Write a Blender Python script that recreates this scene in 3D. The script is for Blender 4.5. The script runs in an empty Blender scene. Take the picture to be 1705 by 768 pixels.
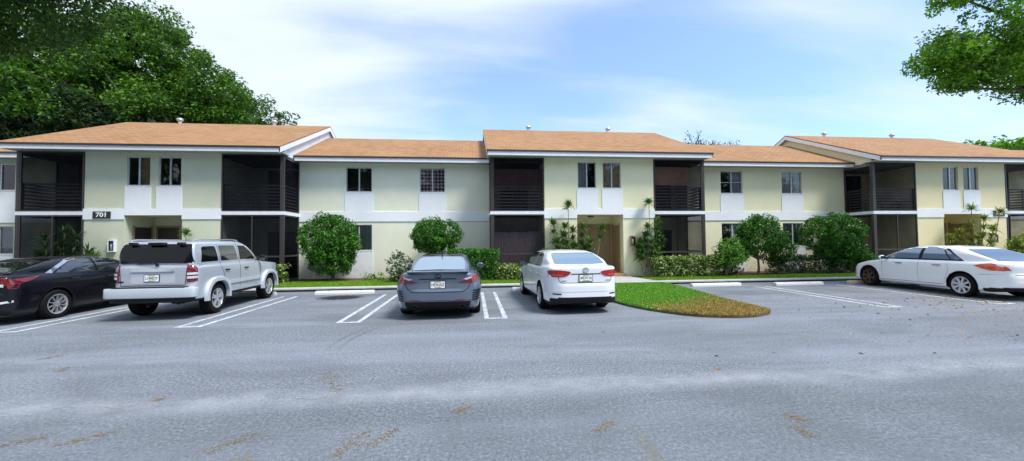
import bpy, bmesh, math, random
import numpy as np
from mathutils import Vector, Matrix
from mathutils.bvhtree import BVHTree
from mathutils.geometry import delaunay_2d_cdt
random.seed(7); RNG = np.random.default_rng(7)
S = bpy.context.scene
COL = S.collection
PI = math.pi

# ------------------------------------------------------------------ materials
def lin(r, g, b):
    return tuple(((c/255)/12.92 if c/255 <= .04045 else ((c/255+.055)/1.055)**2.4) for c in (r, g, b)) + (1,)

class NT:
    """small helper round a node tree"""
    def __init__(s, tree):
        s.t = tree; s.n = tree.nodes; s.l = tree.links
    def node(s, typ, ins=None, **kw):
        n = s.n.new(typ)
        for k, v in kw.items(): setattr(n, k, v)
        for k, v in (ins or {}).items():
            s.put(n.inputs[k], v)
        return n
    def put(s, sock, v):
        if hasattr(v, 'is_output') or isinstance(v, bpy.types.NodeSocket): s.l.new(v, sock)
        else:
            if isinstance(v, tuple) and len(v) == 3 and len(sock.default_value) == 4: v = v + (1,)
            sock.default_value = v
    def math(s, op, a, b=0.0, c=0.0, clamp=False):
        n = s.n.new('ShaderNodeMath'); n.operation = op; n.use_clamp = clamp
        s.put(n.inputs[0], a); s.put(n.inputs[1], b); s.put(n.inputs[2], c)
        return n.outputs[0]
    def noise(s, vec, scale, detail=3, rough=.55, dist=0):
        n = s.node('ShaderNodeTexNoise', {'Scale': scale, 'Detail': detail, 'Roughness': rough, 'Distortion': dist})
        if vec is not None: s.l.new(vec, n.inputs['Vector'])
        return n.outputs['Fac']
    def ramp(s, fac, stops, interp='LINEAR'):
        n = s.n.new('ShaderNodeValToRGB'); n.color_ramp.interpolation = interp
        e = n.color_ramp.elements
        while len(e) < len(stops): e.new(.5)
        for i, (p, c) in enumerate(stops):
            e[i].position = p
            e[i].color = (c, c, c, 1) if isinstance(c, (int, float)) else (tuple(c) + (1,))[:4]
        s.l.new(fac, n.inputs[0]); return n.outputs[0]
    def mix(s, fac, a, b, blend='MIX'):
        n = s.n.new('ShaderNodeMix'); n.data_type = 'RGBA'; n.blend_type = blend
        s.put(n.inputs['Factor'], fac); s.put(n.inputs[6], a); s.put(n.inputs[7], b)
        return n.outputs[2]
    def mapped(s, vec, scale=(1,1,1), loc=(0,0,0), rot=(0,0,0)):
        n = s.node('ShaderNodeMapping', {'Scale': scale, 'Location': loc, 'Rotation': rot})
        s.l.new(vec, n.inputs['Vector']); return n.outputs[0]
    def band(s, v, c, w):      # 1 at c, falls to 0 at distance w
        return s.math('SUBTRACT', 1.0, s.math('DIVIDE', s.math('ABSOLUTE', s.math('SUBTRACT', v, c)), w), clamp=True)

def newmat(name):
    m = bpy.data.materials.new(name); m.use_nodes = True
    t = NT(m.node_tree); b = m.node_tree.nodes['Principled BSDF']
    return m, t, b

def geo(t): return t.node('ShaderNodeNewGeometry').outputs['Position']
def objco(t): return t.node('ShaderNodeTexCoord').outputs['Object']

def simple(name, col, rough=.6, metal=0, var=.12, scale=6, bump=0, bscale=40, coat=0, spec=.5):
    m, t, b = newmat(name)
    P = objco(t)
    c = tuple(col[:3])
    f = t.noise(P, scale, 4)
    col2 = t.mix(t.ramp(f, [(.3, 0), (.7, 1)]), tuple(x*(1-var) for x in c), tuple(min(1, x*(1+var)) for x in c))
    t.l.new(col2, b.inputs['Base Color'])
    b.inputs['Roughness'].default_value = rough; b.inputs['Metallic'].default_value = metal
    b.inputs['Coat Weight'].default_value = coat; b.inputs['Coat Roughness'].default_value = .04
    b.inputs['Specular IOR Level'].default_value = spec
    if bump:
        bn = t.node('ShaderNodeBump', {'Strength': bump, 'Distance': .01, 'Height': t.noise(P, bscale, 4)})
        t.l.new(bn.outputs[0], b.inputs['Normal'])
    return m

def stucco(name, c):
    m, t, b = newmat(name); P = geo(t)
    big = t.noise(P, .6, 4); med = t.noise(P, 5, 5, .6)
    sx = t.noise(t.mapped(P, (6, 6, .5)), 1.2, 4, .6)        # faint rain streaks
    col = t.mix(t.ramp(big, [(.3, 0), (.7, 1)]), tuple(x*.93 for x in c), tuple(min(1, x*1.05) for x in c))
    col = t.mix(t.math('MULTIPLY', t.ramp(sx, [(.55, 0), (.85, 1)]), .06), col, tuple(x*.55 for x in c))
    col = t.mix(t.math('MULTIPLY', t.ramp(med, [(.35, 0), (.65, 1)]), .10), col, tuple(x*.75 for x in c))
    zz = t.node('ShaderNodeSeparateXYZ', {0: P}).outputs[2]
    splash = t.math('MULTIPLY', t.math('SUBTRACT', 1, t.math('DIVIDE', zz, .75), clamp=True), t.ramp(med, [(.3, 0), (.65, .55)]))
    col = t.mix(splash, col, (.16, .13, .09))
    t.l.new(col, b.inputs['Base Color']); b.inputs['Roughness'].default_value = .92
    bn = t.node('ShaderNodeBump', {'Strength': .55, 'Distance': .012, 'Height': t.noise(P, 28, 4, .65)})
    t.l.new(bn.outputs[0], b.inputs['Normal'])
    return m

M = {}
M['stucco_green'] = stucco('stucco_green', (.82, .84, .69))  # one wall paint; tints by block follow the light tone along the facade
M['stucco_mid'] = stucco('stucco_mid', (.83, .81, .57))
M['stucco_cream'] = stucco('stucco_cream', (.84, .76, .48))
M['stucco_left_shade'] = stucco('stucco_left_shade', (.62, .65, .50))  # darkened copy of the wall paint for the shaded left block
M['white_paint'] = stucco('white_paint', (.85, .88, .92))
M['trim_white'] = simple('trim_white', (.78, .81, .86), .5, var=.06, bump=.1)
M['dark_trim'] = simple('dark_trim', (.035, .032, .032), .5)
M['gable_white'] = stucco('gable_white', (.76, .79, .84))
M['bronze'] = simple('bronze', (.045, .04, .038), .45)
M['rail_metal'] = simple('rail_metal', (.10, .09, .095), .5)
M['alu'] = simple('alu', (.55, .57, .6), .35, .3)
M['door'] = simple('door', (.30, .23, .13), .5, var=.08)
M['door_dark'] = simple('door_dark', (.05, .04, .035), .5)
M['tile'] = simple('tile', (.42, .25, .14), .6, var=.2, scale=14)
M['concrete'] = simple('concrete', (.42, .43, .42), .9, var=.14, scale=3, bump=.3)
M['soffit'] = simple('soffit', (.42, .44, .38), .8)
M['brown_blind'] = simple('brown_blind', (.20, .095, .085), .8, var=.4, scale=9)
M['tan_blind'] = simple('tan_blind', (.56, .32, .22), .8, var=.1)
M['curtain'] = simple('curtain', (.5, .5, .56), .9, var=.2, scale=14)
M['curtain_tan'] = simple('curtain_tan', (.6, .45, .28), .9, var=.3, scale=8)
M['blind_white'] = simple('blind_white', (.62, .62, .62), .7, var=.1)
M['blind_slat'] = simple('blind_slat', (.55, .56, .57), .7, var=.1)
M['room_shade'] = simple('room_shade', (.03, .028, .026), .9)  # near-black colour stands for the unlit interior
M['deck'] = simple('deck', (.16, .16, .16), .9)
M['letter'] = simple('letter', (.82, .82, .8), .5)
M['sign_black'] = simple('sign_black', (.02, .018, .018), .5)
M['sign_brown'] = simple('sign_brown', (.07, .035, .025), .5)
M['paint_line'] = None
M['bark'] = simple('bark', (.14, .11, .085), .9, var=.3, scale=7, bump=.8, bscale=14)
M['stem'] = simple('stem', (.26, .22, .15), .8, var=.25, scale=12, bump=.4)
M['plastic_black'] = simple('plastic_black', (.010, .010, .011), .55, spec=.25)
M['tyre'] = simple('tyre', (.009, .009, .010), .85, var=.2, bump=.2, spec=.15)
M['chrome'] = simple('chrome', (.78, .78, .8), .12, 1, var=.03)
M['porch_shade'] = simple('porch_shade', (.07, .07, .075), .9)  # floor and ceiling colour darkened to carry the porch shade
M['rim_silver'] = simple('rim_silver', (.62, .64, .68), .25, .75, var=.04)
M['rim_rust'] = simple('rim_rust', (.09, .05, .035), .7, .2, var=.5, scale=14)
M['rim_dark'] = simple('rim_dark', (.06, .06, .065), .3, .7)
M['hubcap'] = simple('hubcap', (.62, .64, .68), .3, .35, var=.05)
M['plate_white'] = simple('plate_white', (.78, .8, .78), .4)
M['plate_green'] = simple('plate_green', (.03, .22, .14), .5)
M['plate_ink'] = simple('plate_ink', (.05, .08, .06), .5)
M['orange'] = simple('orange', (.85, .25, .04), .5)
M['clear_lens'] = simple('clear_lens', (.7, .72, .75), .1, .3)
M['green_plastic'] = simple('green_plastic', (.05, .24, .17), .5)
M['vent_metal'] = simple('vent_metal', (.6, .63, .68), .35, .6)
M['mulch'] = simple('mulch', (.085, .045, .028), .95, var=.5, scale=22, bump=1, bscale=50)
M['soil'] = simple('soil', (.10, .08, .045), .95, var=.3, scale=9, bump=.8)

def fence_wood():
    m, t, b = newmat('grey_fence_wood'); P = objco(t)
    f = t.noise(t.mapped(P, (14, 14, 1.2)), 2, 5, .65)
    t.l.new(t.ramp(f, [(.25, (.10, .075, .09)), (.75, (.34, .28, .32))]), b.inputs['Base Color'])
    b.inputs['Roughness'].default_value = .85
    return m
M['fence_wood'] = fence_wood()

def pattern_curtain():
    m, t, b = newmat('lattice_curtain'); P = geo(t)
    q = t.mapped(P, (1, 1, 1), rot=(0, math.radians(45), 0))
    br = t.node('ShaderNodeTexChecker', {'Scale': 9.0, 'Vector': q, 'Color1': (.75, .58, .60, 1), 'Color2': (.05, .02, .05, 1)})
    t.l.new(br.outputs[0], b.inputs['Base Color']); b.inputs['Roughness'].default_value = .9
    return m
M['lattice'] = pattern_curtain()

def glass_mat(name, tint=(.02, .025, .03), trans=.6, rough=.02):
    m, t, b = newmat(name)
    out = t.n['Material Output']
    b.inputs['Base Color'].default_value = (*tint, 1); b.inputs['Roughness'].default_value = rough
    b.inputs['IOR'].default_value = 1.5
    tr = t.node('ShaderNodeBsdfTransparent', {'Color': (.8, .85, .85, 1)})
    gl = t.node('ShaderNodeBsdfGlossy', {'Roughness': rough, 'Color': (1, 1, 1, 1)})
    mx = t.node('ShaderNodeMixShader', {0: trans, 1: b.outputs[0], 2: tr.outputs[0]})
    fr = t.node('ShaderNodeFresnel', {'IOR': 1.6})
    mx2 = t.node('ShaderNodeMixShader', {0: fr.outputs[0], 1: mx.outputs[0], 2: gl.outputs[0]})
    t.l.new(mx2.outputs[0], out.inputs[0])
    return m
M['window_glass'] = glass_mat('window_glass', trans=.90)
def car_glass(name, c, rough=.03, spec=.9):
    m, t, b = newmat(name)
    b.inputs['Base Color'].default_value = (*c, 1); b.inputs['Roughness'].default_value = rough
    b.inputs['IOR'].default_value = 1.75; b.inputs['Specular IOR Level'].default_value = spec
    b.inputs['Coat Weight'].default_value = .8; b.inputs['Coat Roughness'].default_value = .02
    return m
M['car_glass'] = car_glass('car_glass', (.012, .016, .022))
M['car_glass_sky'] = car_glass('car_glass_sky', (.14, .22, .30))  # sky reflection put into the glass colour
M['car_glass_black'] = simple('car_glass_black', (.004, .004, .005), .04, var=0, spec=.28)

def screen_mat(name='insect_screen', lo=.52, hi=.38):
    m, t, b = newmat(name); out = t.n['Material Output']
    d = t.node('ShaderNodeBsdfDiffuse', {'Color': (.009, .010, .014, 1)})
    tr = t.node('ShaderNodeBsdfTransparent')
    f = t.noise(geo(t), 1.3, 3)
    fac = t.ramp(f, [(.3, lo), (.7, hi)])
    mx = t.node('ShaderNodeMixShader', {0: fac, 1: d.outputs[0], 2: tr.outputs[0]})
    t.l.new(mx.outputs[0], out.inputs[0]); return m
M['screen_open'] = screen_mat('open_insect_screen', .68, .46); M['screen'] = screen_mat(); M['screen_dense'] = screen_mat('dense_insect_screen', .42, .26)

def paint(name, c, metal=0., rough=.35, flake=.0):
    m, t, b = newmat(name); P = objco(t)
    d = t.noise(P, 3, 5, .6)
    dirt = tuple(x*.8+.02 for x in c)
    zz = t.node('ShaderNodeSeparateXYZ', {0: P}).outputs[2]
    low = t.math('MULTIPLY', t.math('SUBTRACT', 1, t.math('DIVIDE', zz, .6), clamp=True), t.ramp(d, [(.3, .1), (.7, .5)]))
    col = t.mix(low, c, dirt)
    t.l.new(col, b.inputs['Base Color'])
    b.inputs['Metallic'].default_value = metal; b.inputs['Roughness'].default_value = rough
    b.inputs['Coat Weight'].default_value = 1; b.inputs['Coat Roughness'].default_value = .03
    return m
M['paint_silver'] = paint('paint_silver', (.52, .56, .63), .45, .38)
M['paint_bumper'] = paint('paint_bumper', (.60, .64, .70), .35, .45)
M['paint_black'] = paint('paint_black', (.003, .003, .006), 0, .25)
M['paint_black'].node_tree.nodes['Principled BSDF'].inputs['Coat Weight'].default_value = .35
M['paint_black'].node_tree.nodes['Principled BSDF'].inputs['Specular IOR Level'].default_value = .3
M['paint_grey'] = paint('paint_grey', (.135, .175, .24), .45, .34)
M['paint_white'] = paint('paint_white', (.78, .82, .88), 0, .4)
M['paint_white_two'] = paint('paint_white_two', (.84, .85, .88), 0, .4)
def lens(name, c):
    m, t, b = newmat(name); P = objco(t)
    w = t.noise(t.mapped(P, (6, 6, 40)), 1.5, 2)
    t.l.new(t.ramp(w, [(.35, tuple(x*.45 for x in c)), (.7, c)]), b.inputs['Base Color'])
    b.inputs['Roughness'].default_value = .12; b.inputs['Coat Weight'].default_value = 1
    return m
M['red_lens'] = lens('red_lens', (.50, .012, .012))
M['orange_lens'] = lens('orange_lens', (.95, .10, .01))
M['dark_red_lens'] = lens('dark_red_lens', (.22, .008, .014))

def shingle():
    m, t, b = newmat('orange_brown_shingle'); P = geo(t)
    sx = t.node('ShaderNodeSeparateXYZ', {0: P})
    # courses follow the slope: use x and y (plan), course spacing .13 m in plan
    v = t.node('ShaderNodeCombineXYZ', {0: sx.outputs[0], 1: sx.outputs[1], 2: 0.0}).outputs[0]
    br = t.node('ShaderNodeTexBrick', {'Vector': v, 'Scale': 1.0, 'Brick Width': .32, 'Row Height': .15, 'Mortar Size': .014,
        'Mortar Smooth': .3, 'Bias': 0.0, 'Color1': (.40, .22, .095, 1), 'Color2': (.27, .14, .06, 1), 'Mortar': (.16, .08, .04, 1)})
    big = t.noise(P, .45, 5, .65)
    col = t.mix(t.ramp(big, [(.35, 0), (.7, .38)]), br.outputs[0], (.44, .26, .125))
    st = t.noise(t.mapped(P, (3, .35, .35)), 1.1, 4, .6)
    col = t.mix(t.ramp(st, [(.52, 0), (.8, .38)]), col, (.19, .095, .055))
    gr = t.noise(P, 60, 2)
    col = t.mix(t.ramp(gr, [(.3, .25), (.7, 0)]), col, (.2, .09, .04))
    t.l.new(col, b.inputs['Base Color']); b.inputs['Roughness'].default_value = .9
    bn = t.node('ShaderNodeBump', {'Strength': .5, 'Distance': .01, 'Height': br.outputs['Fac']})
    t.l.new(bn.outputs[0], b.inputs['Normal']); return m
M['shingle'] = shingle()

def asphalt():
    m, t, b = newmat('worn_asphalt'); P = geo(t)
    s = t.node('ShaderNodeSeparateXYZ', {0: P}); X, Y = s.outputs[0], s.outputs[1]
    fine = t.noise(P, 70, 3, .7); mid = t.noise(P, 9, 5, .65); big = t.noise(P, .55, 5, .6, .6)
    col = t.mix(t.ramp(fine, [(.28, 0), (.72, 1)]), (.078, .092, .112), (.285, .32, .375))
    spk = t.noise(P, 130, 2, .5)
    col = t.mix(t.ramp(spk, [(.62, 0), (.72, .55)]), col, (.46, .47, .50))
    m2 = t.noise(P, 30, 4, .8)
    col = t.mix(t.ramp(m2, [(.36, .85), (.5, 0)]), col, (.045, .05, .06))
    col = t.mix(t.ramp(m2, [(.53, 0), (.66, .75)]), col, (.46, .49, .54))
    col = t.mix(t.ramp(mid, [(.3, .35), (.7, 0)]), col, (.13, .135, .15))
    col = t.mix(t.ramp(big, [(.35, .30), (.65, 0)]), col, (.10, .115, .12))
    # smooth traffic polish running along the lot
    lanes = t.noise(t.mapped(P, (.12, 1.1, 1)), 1.0, 4, .6)
    col = t.mix(t.ramp(lanes, [(.42, 0), (.66, .42)]), col, (.27, .30, .36))
    nearp = t.math('MULTIPLY', t.math('SUBTRACT', 4.6, Y), 1.2, clamp=True)
    col = t.mix(t.math('MULTIPLY', nearp, t.ramp(t.noise(P, .8, 5, .65), [(.3, .5), (.7, .15)])), col, (.075, .09, .10))
    pt = t.noise(t.mapped(P, (.22, .5, 1), (7.3, 2.2, 0)), 1.0, 6, .7, .8)
    col = t.mix(t.ramp(pt, [(.48, 0), (.60, .34)]), col, (.09, .10, .115))
    # paving joint along y = 4.3 with pale worn shoulders
    wob = t.math('MULTIPLY', t.math('SUBTRACT', t.noise(t.mapped(P, (.35, 0, 0)), 1.0, 4, .6), .5), 1.0)
    yy = t.math('ADD', Y, wob)
    pale = t.math('MULTIPLY', t.band(yy, 4.4, .33), t.ramp(t.noise(P, 2.2, 5, .7), [(.35, .1), (.65, .8)]))
    col = t.mix(t.math('MULTIPLY', pale, .55), col, (.42, .44, .47))
    crack = t.math('MULTIPLY', t.band(yy, 4.4, .014), t.ramp(t.noise(P, 1.7, 3), [(.46, 0), (.6, .5)]))
    col = t.mix(crack, col, (.08, .07, .06))
    j2 = t.math('MULTIPLY', t.band(t.math('ADD', Y, t.math('MULTIPLY', wob, .4)), 8.1, .05), t.ramp(t.noise(P, 1.2, 4), [(.42, 0), (.55, .55)]))
    col = t.mix(j2, col, (.12, .12, .13))
    # hairline cracks
    vo = t.node('ShaderNodeTexVoronoi', {'Vector': t.mapped(P, (.42, .6, 1)), 'Scale': 1.0}, feature='DISTANCE_TO_EDGE')
    hc = t.math('MULTIPLY', t.ramp(vo.outputs['Distance'], [(.0, .18), (.008, 0)]), t.ramp(t.noise(P, .5, 2), [(.5, 0), (.62, 1)]))
    col = t.mix(hc, col, (.07, .07, .075))
    # moss / rust streaks drawn slanting over the near left asphalt
    q = t.mapped(P, (1.1, .32, 1), rot=(0, 0, math.radians(-38)))
    mo = t.noise(q, 1.8, 5, .6, .4)
    nearleft = t.math('MULTIPLY', t.math('SUBTRACT', 1, t.math('DIVIDE', Y, 5.2), clamp=True), t.math('SUBTRACT', 1, t.math('DIVIDE', X, 6.0), clamp=True))
    col = t.mix(t.math('MULTIPLY', t.ramp(mo, [(.60, 0), (.72, .85)]), t.math('MULTIPLY', nearleft, 2.2, clamp=True)), col, (.15, .125, .055))
    # oil stain in the empty bay
    def blob(cx, cy, rx, ry):
        dx = t.math('DIVIDE', t.math('SUBTRACT', X, cx), rx); dy = t.math('DIVIDE', t.math('SUBTRACT', Y, cy), ry)
        d = t.math('SQRT', t.math('ADD', t.math('MULTIPLY', dx, dx), t.math('MULTIPLY', dy, dy)))
        d = t.math('ADD', d, t.math('MULTIPLY', t.math('SUBTRACT', mid, .5), 1.3))
        return t.math('SUBTRACT', 1.25, d, clamp=True)
    col = t.mix(t.math('MULTIPLY', blob(-4.0, 12.3, .62, .46), 2.2, clamp=True), col, (.022, .021, .02))
    col = t.mix(t.math('MULTIPLY', blob(-3.3, 12.75, .45, .12), .6, clamp=True), col, (.04, .04, .038))
    for cx, cy, a in ((11.7, 11.2, .35), (8.6, 11.4, .25), (-1, 11, .5), (2.3, 10.6, .3), (15.5, 10.4, .4)):
        col = t.mix(t.math('MULTIPLY', blob(cx, cy, .8, 1.0), a, clamp=True), col, (.09, .09, .095))
    # brown litter dust on the right
    du = t.math('MULTIPLY', t.ramp(t.noise(t.mapped(P, (.5, 2.0, 1)), 1.6, 6, .7), [(.50, 0), (.64, .6)]), t.math('DIVIDE', t.math('SUBTRACT', X, 8.0), 6.0, clamp=True))
    col = t.mix(du, col, (.27, .22, .18))
    # curved tyre marks
    for (cx, cy, r) in ((1.0, 6.6, 3.1), (1.0, 6.6, 3.28)):
        dx = t.math('SUBTRACT', X, cx); dy = t.math('SUBTRACT', Y, cy)
        rr = t.math('SQRT', t.math('ADD', t.math('MULTIPLY', dx, dx), t.math('MULTIPLY', dy, dy)))
        mk = t.math('MULTIPLY', t.band(rr, r, .06), t.band(Y, 7.2, 1.2))
        mk = t.math('MULTIPLY', mk, t.math('LESS_THAN', X, 0.0))
        col = t.mix(t.math('MULTIPLY', mk, .45), col, (.06, .06, .065))
    t.l.new(col, b.inputs['Base Color']); b.inputs['Roughness'].default_value = .9; b.inputs['Specular IOR Level'].default_value = .25
    bn = t.node('ShaderNodeBump', {'Strength': .5, 'Distance': .008, 'Height': fine})
    t.l.new(bn.outputs[0], b.inputs['Normal']); return m
M['asphalt'] = asphalt()

def line_paint():
    m, t, b = newmat('worn_line_paint'); P = geo(t)
    f = t.noise(P, 16, 6, .75); g = t.noise(P, 2.5, 3)
    f = t.math('ADD', f, t.math('MULTIPLY', t.math('SUBTRACT', g, .5), .35))
    col = t.mix(t.ramp(f, [(.40, 1), (.56, 0)]), (.58, .62, .66), (.25, .27, .31))
    t.l.new(col, b.inputs['Base Color']); b.inputs['Roughness'].default_value = .75
    return m
M['paint_line'] = line_paint()

def stop_mat(name, c):
    m, t, b = newmat(name); P = geo(t)
    f = t.noise(P, 9, 6, .75)
    col = t.mix(t.ramp(f, [(.3, 1), (.43, 0)]), c, (.33, .32, .29))
    t.l.new(col, b.inputs['Base Color']); b.inputs['Roughness'].default_value = .85
    return m
M['stop_white'] = stop_mat('stop_white', (.60, .62, .62))
M['stop_yellow'] = stop_mat('stop_yellow', (.66, .56, .36))

def leafmat(name, cols, trans=.25, rough=.45, big=.5):
    """cols: dark, mid, light; each leaf gets its own tone"""
    m, t, b = newmat(name); out = t.n['Material Output']
    g = t.node('ShaderNodeNewGeometry')
    r = g.outputs['Random Per Island']
    f = t.math('ADD', t.math('MULTIPLY', r, .65), t.math('MULTIPLY', t.noise(g.outputs['Position'], big, 3), .5), clamp=True)
    n = len(cols)
    col = t.ramp(f, [(.12+.75*i/(n-1), c) for i, c in enumerate(cols)])
    t.l.new(col, b.inputs['Base Color']); b.inputs['Roughness'].default_value = rough; b.inputs['Specular IOR Level'].default_value = .22
    tl = t.node('ShaderNodeBsdfTranslucent', {'Color': t.mix(.5, col, (.25, .5, .03))})
    mx = t.node('ShaderNodeMixShader', {0: trans, 1: b.outputs[0], 2: tl.outputs[0]})
    t.l.new(mx.outputs[0], out.inputs[0]); return m
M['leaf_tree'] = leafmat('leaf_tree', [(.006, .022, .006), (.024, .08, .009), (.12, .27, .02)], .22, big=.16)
M['leaf_shade'] = leafmat('leaf_shade', [(.002, .006, .002), (.005, .014, .004), (.014, .04, .008)], .05, .7, big=.3)  # near-black leaf colour stands for deep shade within the crown
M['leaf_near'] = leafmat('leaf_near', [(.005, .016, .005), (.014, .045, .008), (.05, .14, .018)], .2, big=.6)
M['leaf_right'] = leafmat('leaf_right', [(.03, .10, .008), (.08, .23, .014), (.20, .42, .03)], .35, big=.6)
M['leaf_shrub'] = leafmat('leaf_shrub', [(.010, .045, .008), (.03, .12, .014), (.09, .27, .03)], .12, .35, big=1.2)
M['leaf_pale'] = leafmat('leaf_pale', [(.04, .12, .015), (.09, .23, .03), (.17, .34, .06)], .25, .4, big=1.2)
M['leaf_dark'] = leafmat('leaf_dark', [(.010, .026, .010), (.02, .055, .016), (.05, .10, .035)], .1, .4, big=1.5)
M['leaf_croton'] = leafmat('leaf_croton', [(.02, .06, .012), (.045, .12, .02), (.13, .23, .04), (.58, .60, .24)], .15, .4, big=1.5)
M['leaf_drac'] = leafmat('leaf_drac', [(.02, .07, .018), (.045, .13, .025), (.12, .24, .05)], .15, .4, big=1.2)
M['leaf_yellow'] = leafmat('leaf_yellow', [(.05, .09, .015), (.14, .20, .03), (.33, .36, .06)], .2, .4, big=1.2)
M['grass'] = leafmat('grass', [(.08, .19, .010), (.15, .32, .014), (.26, .42, .03)], .2, .6, big=.7)
M['leaf_brown'] = leafmat('leaf_brown', [(.10, .05, .02), (.30, .16, .05), (.50, .32, .12)], .05, .8, big=2)
def island_grass():
    m, t, b = newmat('patchy_grass'); out = t.n['Material Output']
    g = t.node('ShaderNodeNewGeometry'); P = g.outputs['Position']; r = g.outputs['Random Per Island']
    s = t.node('ShaderNodeSeparateXYZ', {0: P}); X, Y = s.outputs[0], s.outputs[1]
    green = t.ramp(r, [(.0, (.04, .16, .008)), (.5, (.12, .36, .014)), (1, (.28, .55, .04))])
    dry = t.ramp(r, [(.0, (.10, .14, .02)), (.35, (.26, .26, .04)), (.6, (.46, .28, .07)), (1, (.66, .42, .16))])
    # greener at the back, dry toward the rounded front and the right tip
    d = t.math('ADD', t.math('MULTIPLY', t.math('SUBTRACT', 9.9, Y), .75), t.math('MULTIPLY', t.math('SUBTRACT', X, 5.0), .42))
    d = t.math('ADD', d, t.math('MULTIPLY', t.math('SUBTRACT', t.noise(P, 2.2, 5, .65), .5), 3.4))
    d = t.math('ADD', d, t.math('MULTIPLY', t.math('SUBTRACT', r, .5), .6))
    f = t.ramp(d, [(.25, 0), (.85, 1)])
    col = t.mix(f, green, dry)
    t.l.new(col, b.inputs['Base Color']); b.inputs['Roughness'].default_value = .6
    tl = t.node('ShaderNodeBsdfTranslucent', {'Color': col})
    mx = t.node('ShaderNodeMixShader', {0: .2, 1: b.outputs[0], 2: tl.outputs[0]})
    t.l.new(mx.outputs[0], out.inputs[0]); return m
M['island_grass'] = island_grass()
def lawn_ground():
    m, t, b = newmat('lawn_ground'); P = geo(t)
    f = t.noise(P, 3, 5, .7)
    t.l.new(t.ramp(f, [(.3, (.03, .08, .012)), (.6, (.07, .15, .02)), (.8, (.12, .13, .04))]), b.inputs['Base Color'])
    b.inputs['Roughness'].default_value = .95; return m
M['lawn_ground'] = lawn_ground()
M['moss'] = leafmat('moss', [(.09, .085, .03), (.20, .15, .05), (.30, .18, .06)], .0, .9, big=2)

# ------------------------------------------------------------------ object helpers
ORG = Vector((0, 0, 0))
def link(o, parent=None):
    COL.objects.link(o)
    if parent is not None: o.parent = parent
    return o
def tag(o, label=None, cat=None, group=None, kind=None):
    if label: o['label'] = label
    if cat: o['category'] = cat
    if group: o['group'] = group
    if kind: o['kind'] = kind
    return o
def thing(name, label, cat, loc=(0, 0, 0), rot=0, group=None):
    global ORG
    o = bpy.data.objects.new(name, None); link(o)
    o.location = loc; o.rotation_euler = (0, 0, rot); o.empty_display_size = .3
    tag(o, label, cat, group); ORG = Vector(loc); return o

class MB:
    def __init__(s): s.v = []; s.f = []; s.mi = []; s.cur = 0
    def add(s, vs, fs):
        k = len(s.v); s.v += [tuple(p) for p in vs]
        for f in fs: s.f.append([i+k for i in f]); s.mi.append(s.cur)
        return s
    def box(s, x0, x1, y0, y1, z0, z1):
        return s.add([(x0,y0,z0),(x1,y0,z0),(x1,y1,z0),(x0,y1,z0),(x0,y0,z1),(x1,y0,z1),(x1,y1,z1),(x0,y1,z1)],
                     [(0,3,2,1),(4,5,6,7),(0,1,5,4),(1,2,6,5),(2,3,7,6),(3,0,4,7)])
    def prism(s, pts, d):
        """pts: closed 3D polygon, extruded by vector d"""
        n = len(pts); P = [Vector(p) for p in pts]; D = Vector(d)
        s.add(P + [p+D for p in P], [list(range(n))[::-1], list(range(n, 2*n))] + [(i, (i+1) % n, n+(i+1) % n, n+i) for i in range(n)])
        return s
    def tube(s, path, rads, n=8, cap=True):
        P = [Vector(p) for p in path]; k = len(P)
        if not hasattr(rads, '__len__'): rads = [rads]*k
        vs = []; prev = None
        for i, p in enumerate(P):
            d = (P[min(i+1, k-1)] - P[max(i-1, 0)]).normalized()
            a = Vector((0, 0, 1)) if abs(d.z) < .9 else Vector((1, 0, 0))
            if prev is not None: a = prev
            u = (a - d*a.dot(d))
            u = u.normalized() if u.length > 1e-6 else d.orthogonal().normalized()
            prev = u; w = d.cross(u)
            for j in range(n):
                t = 2*PI*j/n; vs.append(p + (u*math.cos(t) + w*math.sin(t))*rads[i])
        fs = [(i*n+j, i*n+(j+1) % n, (i+1)*n+(j+1) % n, (i+1)*n+j) for i in range(k-1) for j in range(n)]
        if cap: fs += [list(range(n))[::-1], [(k-1)*n+j for j in range(n)]]
        return s.add(vs, fs)
    def lathe(s, prof, c, axis='x', n=28, sx=1):
        """prof: (r, a) pairs revolved about axis through c"""
        vs = []; k = len(prof)
        for r, a in prof:
            for j in range(n):
                t = 2*PI*j/n
                if axis == 'x': vs.append((c[0]+a*sx, c[1]+r*math.cos(t), c[2]+r*math.sin(t)))
                else: vs.append((c[0]+r*math.cos(t), c[1]+r*math.sin(t), c[2]+a))
        fs = [(i*n+j, i*n+(j+1) % n, (i+1)*n+(j+1) % n, (i+1)*n+j) for i in range(k-1) for j in range(n)]
        return s.add(vs, fs)
    def build(s, name, mats, parent=None, smooth=False, label=None, bevel=0, local=False):
        me = bpy.data.meshes.new(name)
        off = ORG if (parent is not None and not local) else Vector((0, 0, 0))
        me.from_pydata([(x-off.x, y-off.y, z-off.z) for x, y, z in s.v], [], s.f)
        if not isinstance(mats, (list, tuple)): mats = [mats]
        for m in mats: me.materials.append(m)
        if len(mats) > 1: me.polygons.foreach_set('material_index', s.mi)
        bm = bmesh.new(); bm.from_mesh(me); bmesh.ops.recalc_face_normals(bm, faces=bm.faces)
        if bevel: bmesh.ops.bevel(bm, geom=list(bm.edges), offset=bevel, segments=2, affect='EDGES', profile=.5)
        bm.to_mesh(me); bm.free()
        if smooth:
            me.polygons.foreach_set('use_smooth', [True]*len(me.polygons))
            try: me.set_sharp_from_angle(angle=math.radians(40))
            except Exception: pass
        me.update()
        o = bpy.data.objects.new(name, me); link(o, parent)
        if label: o['label'] = label
        return o

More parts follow.
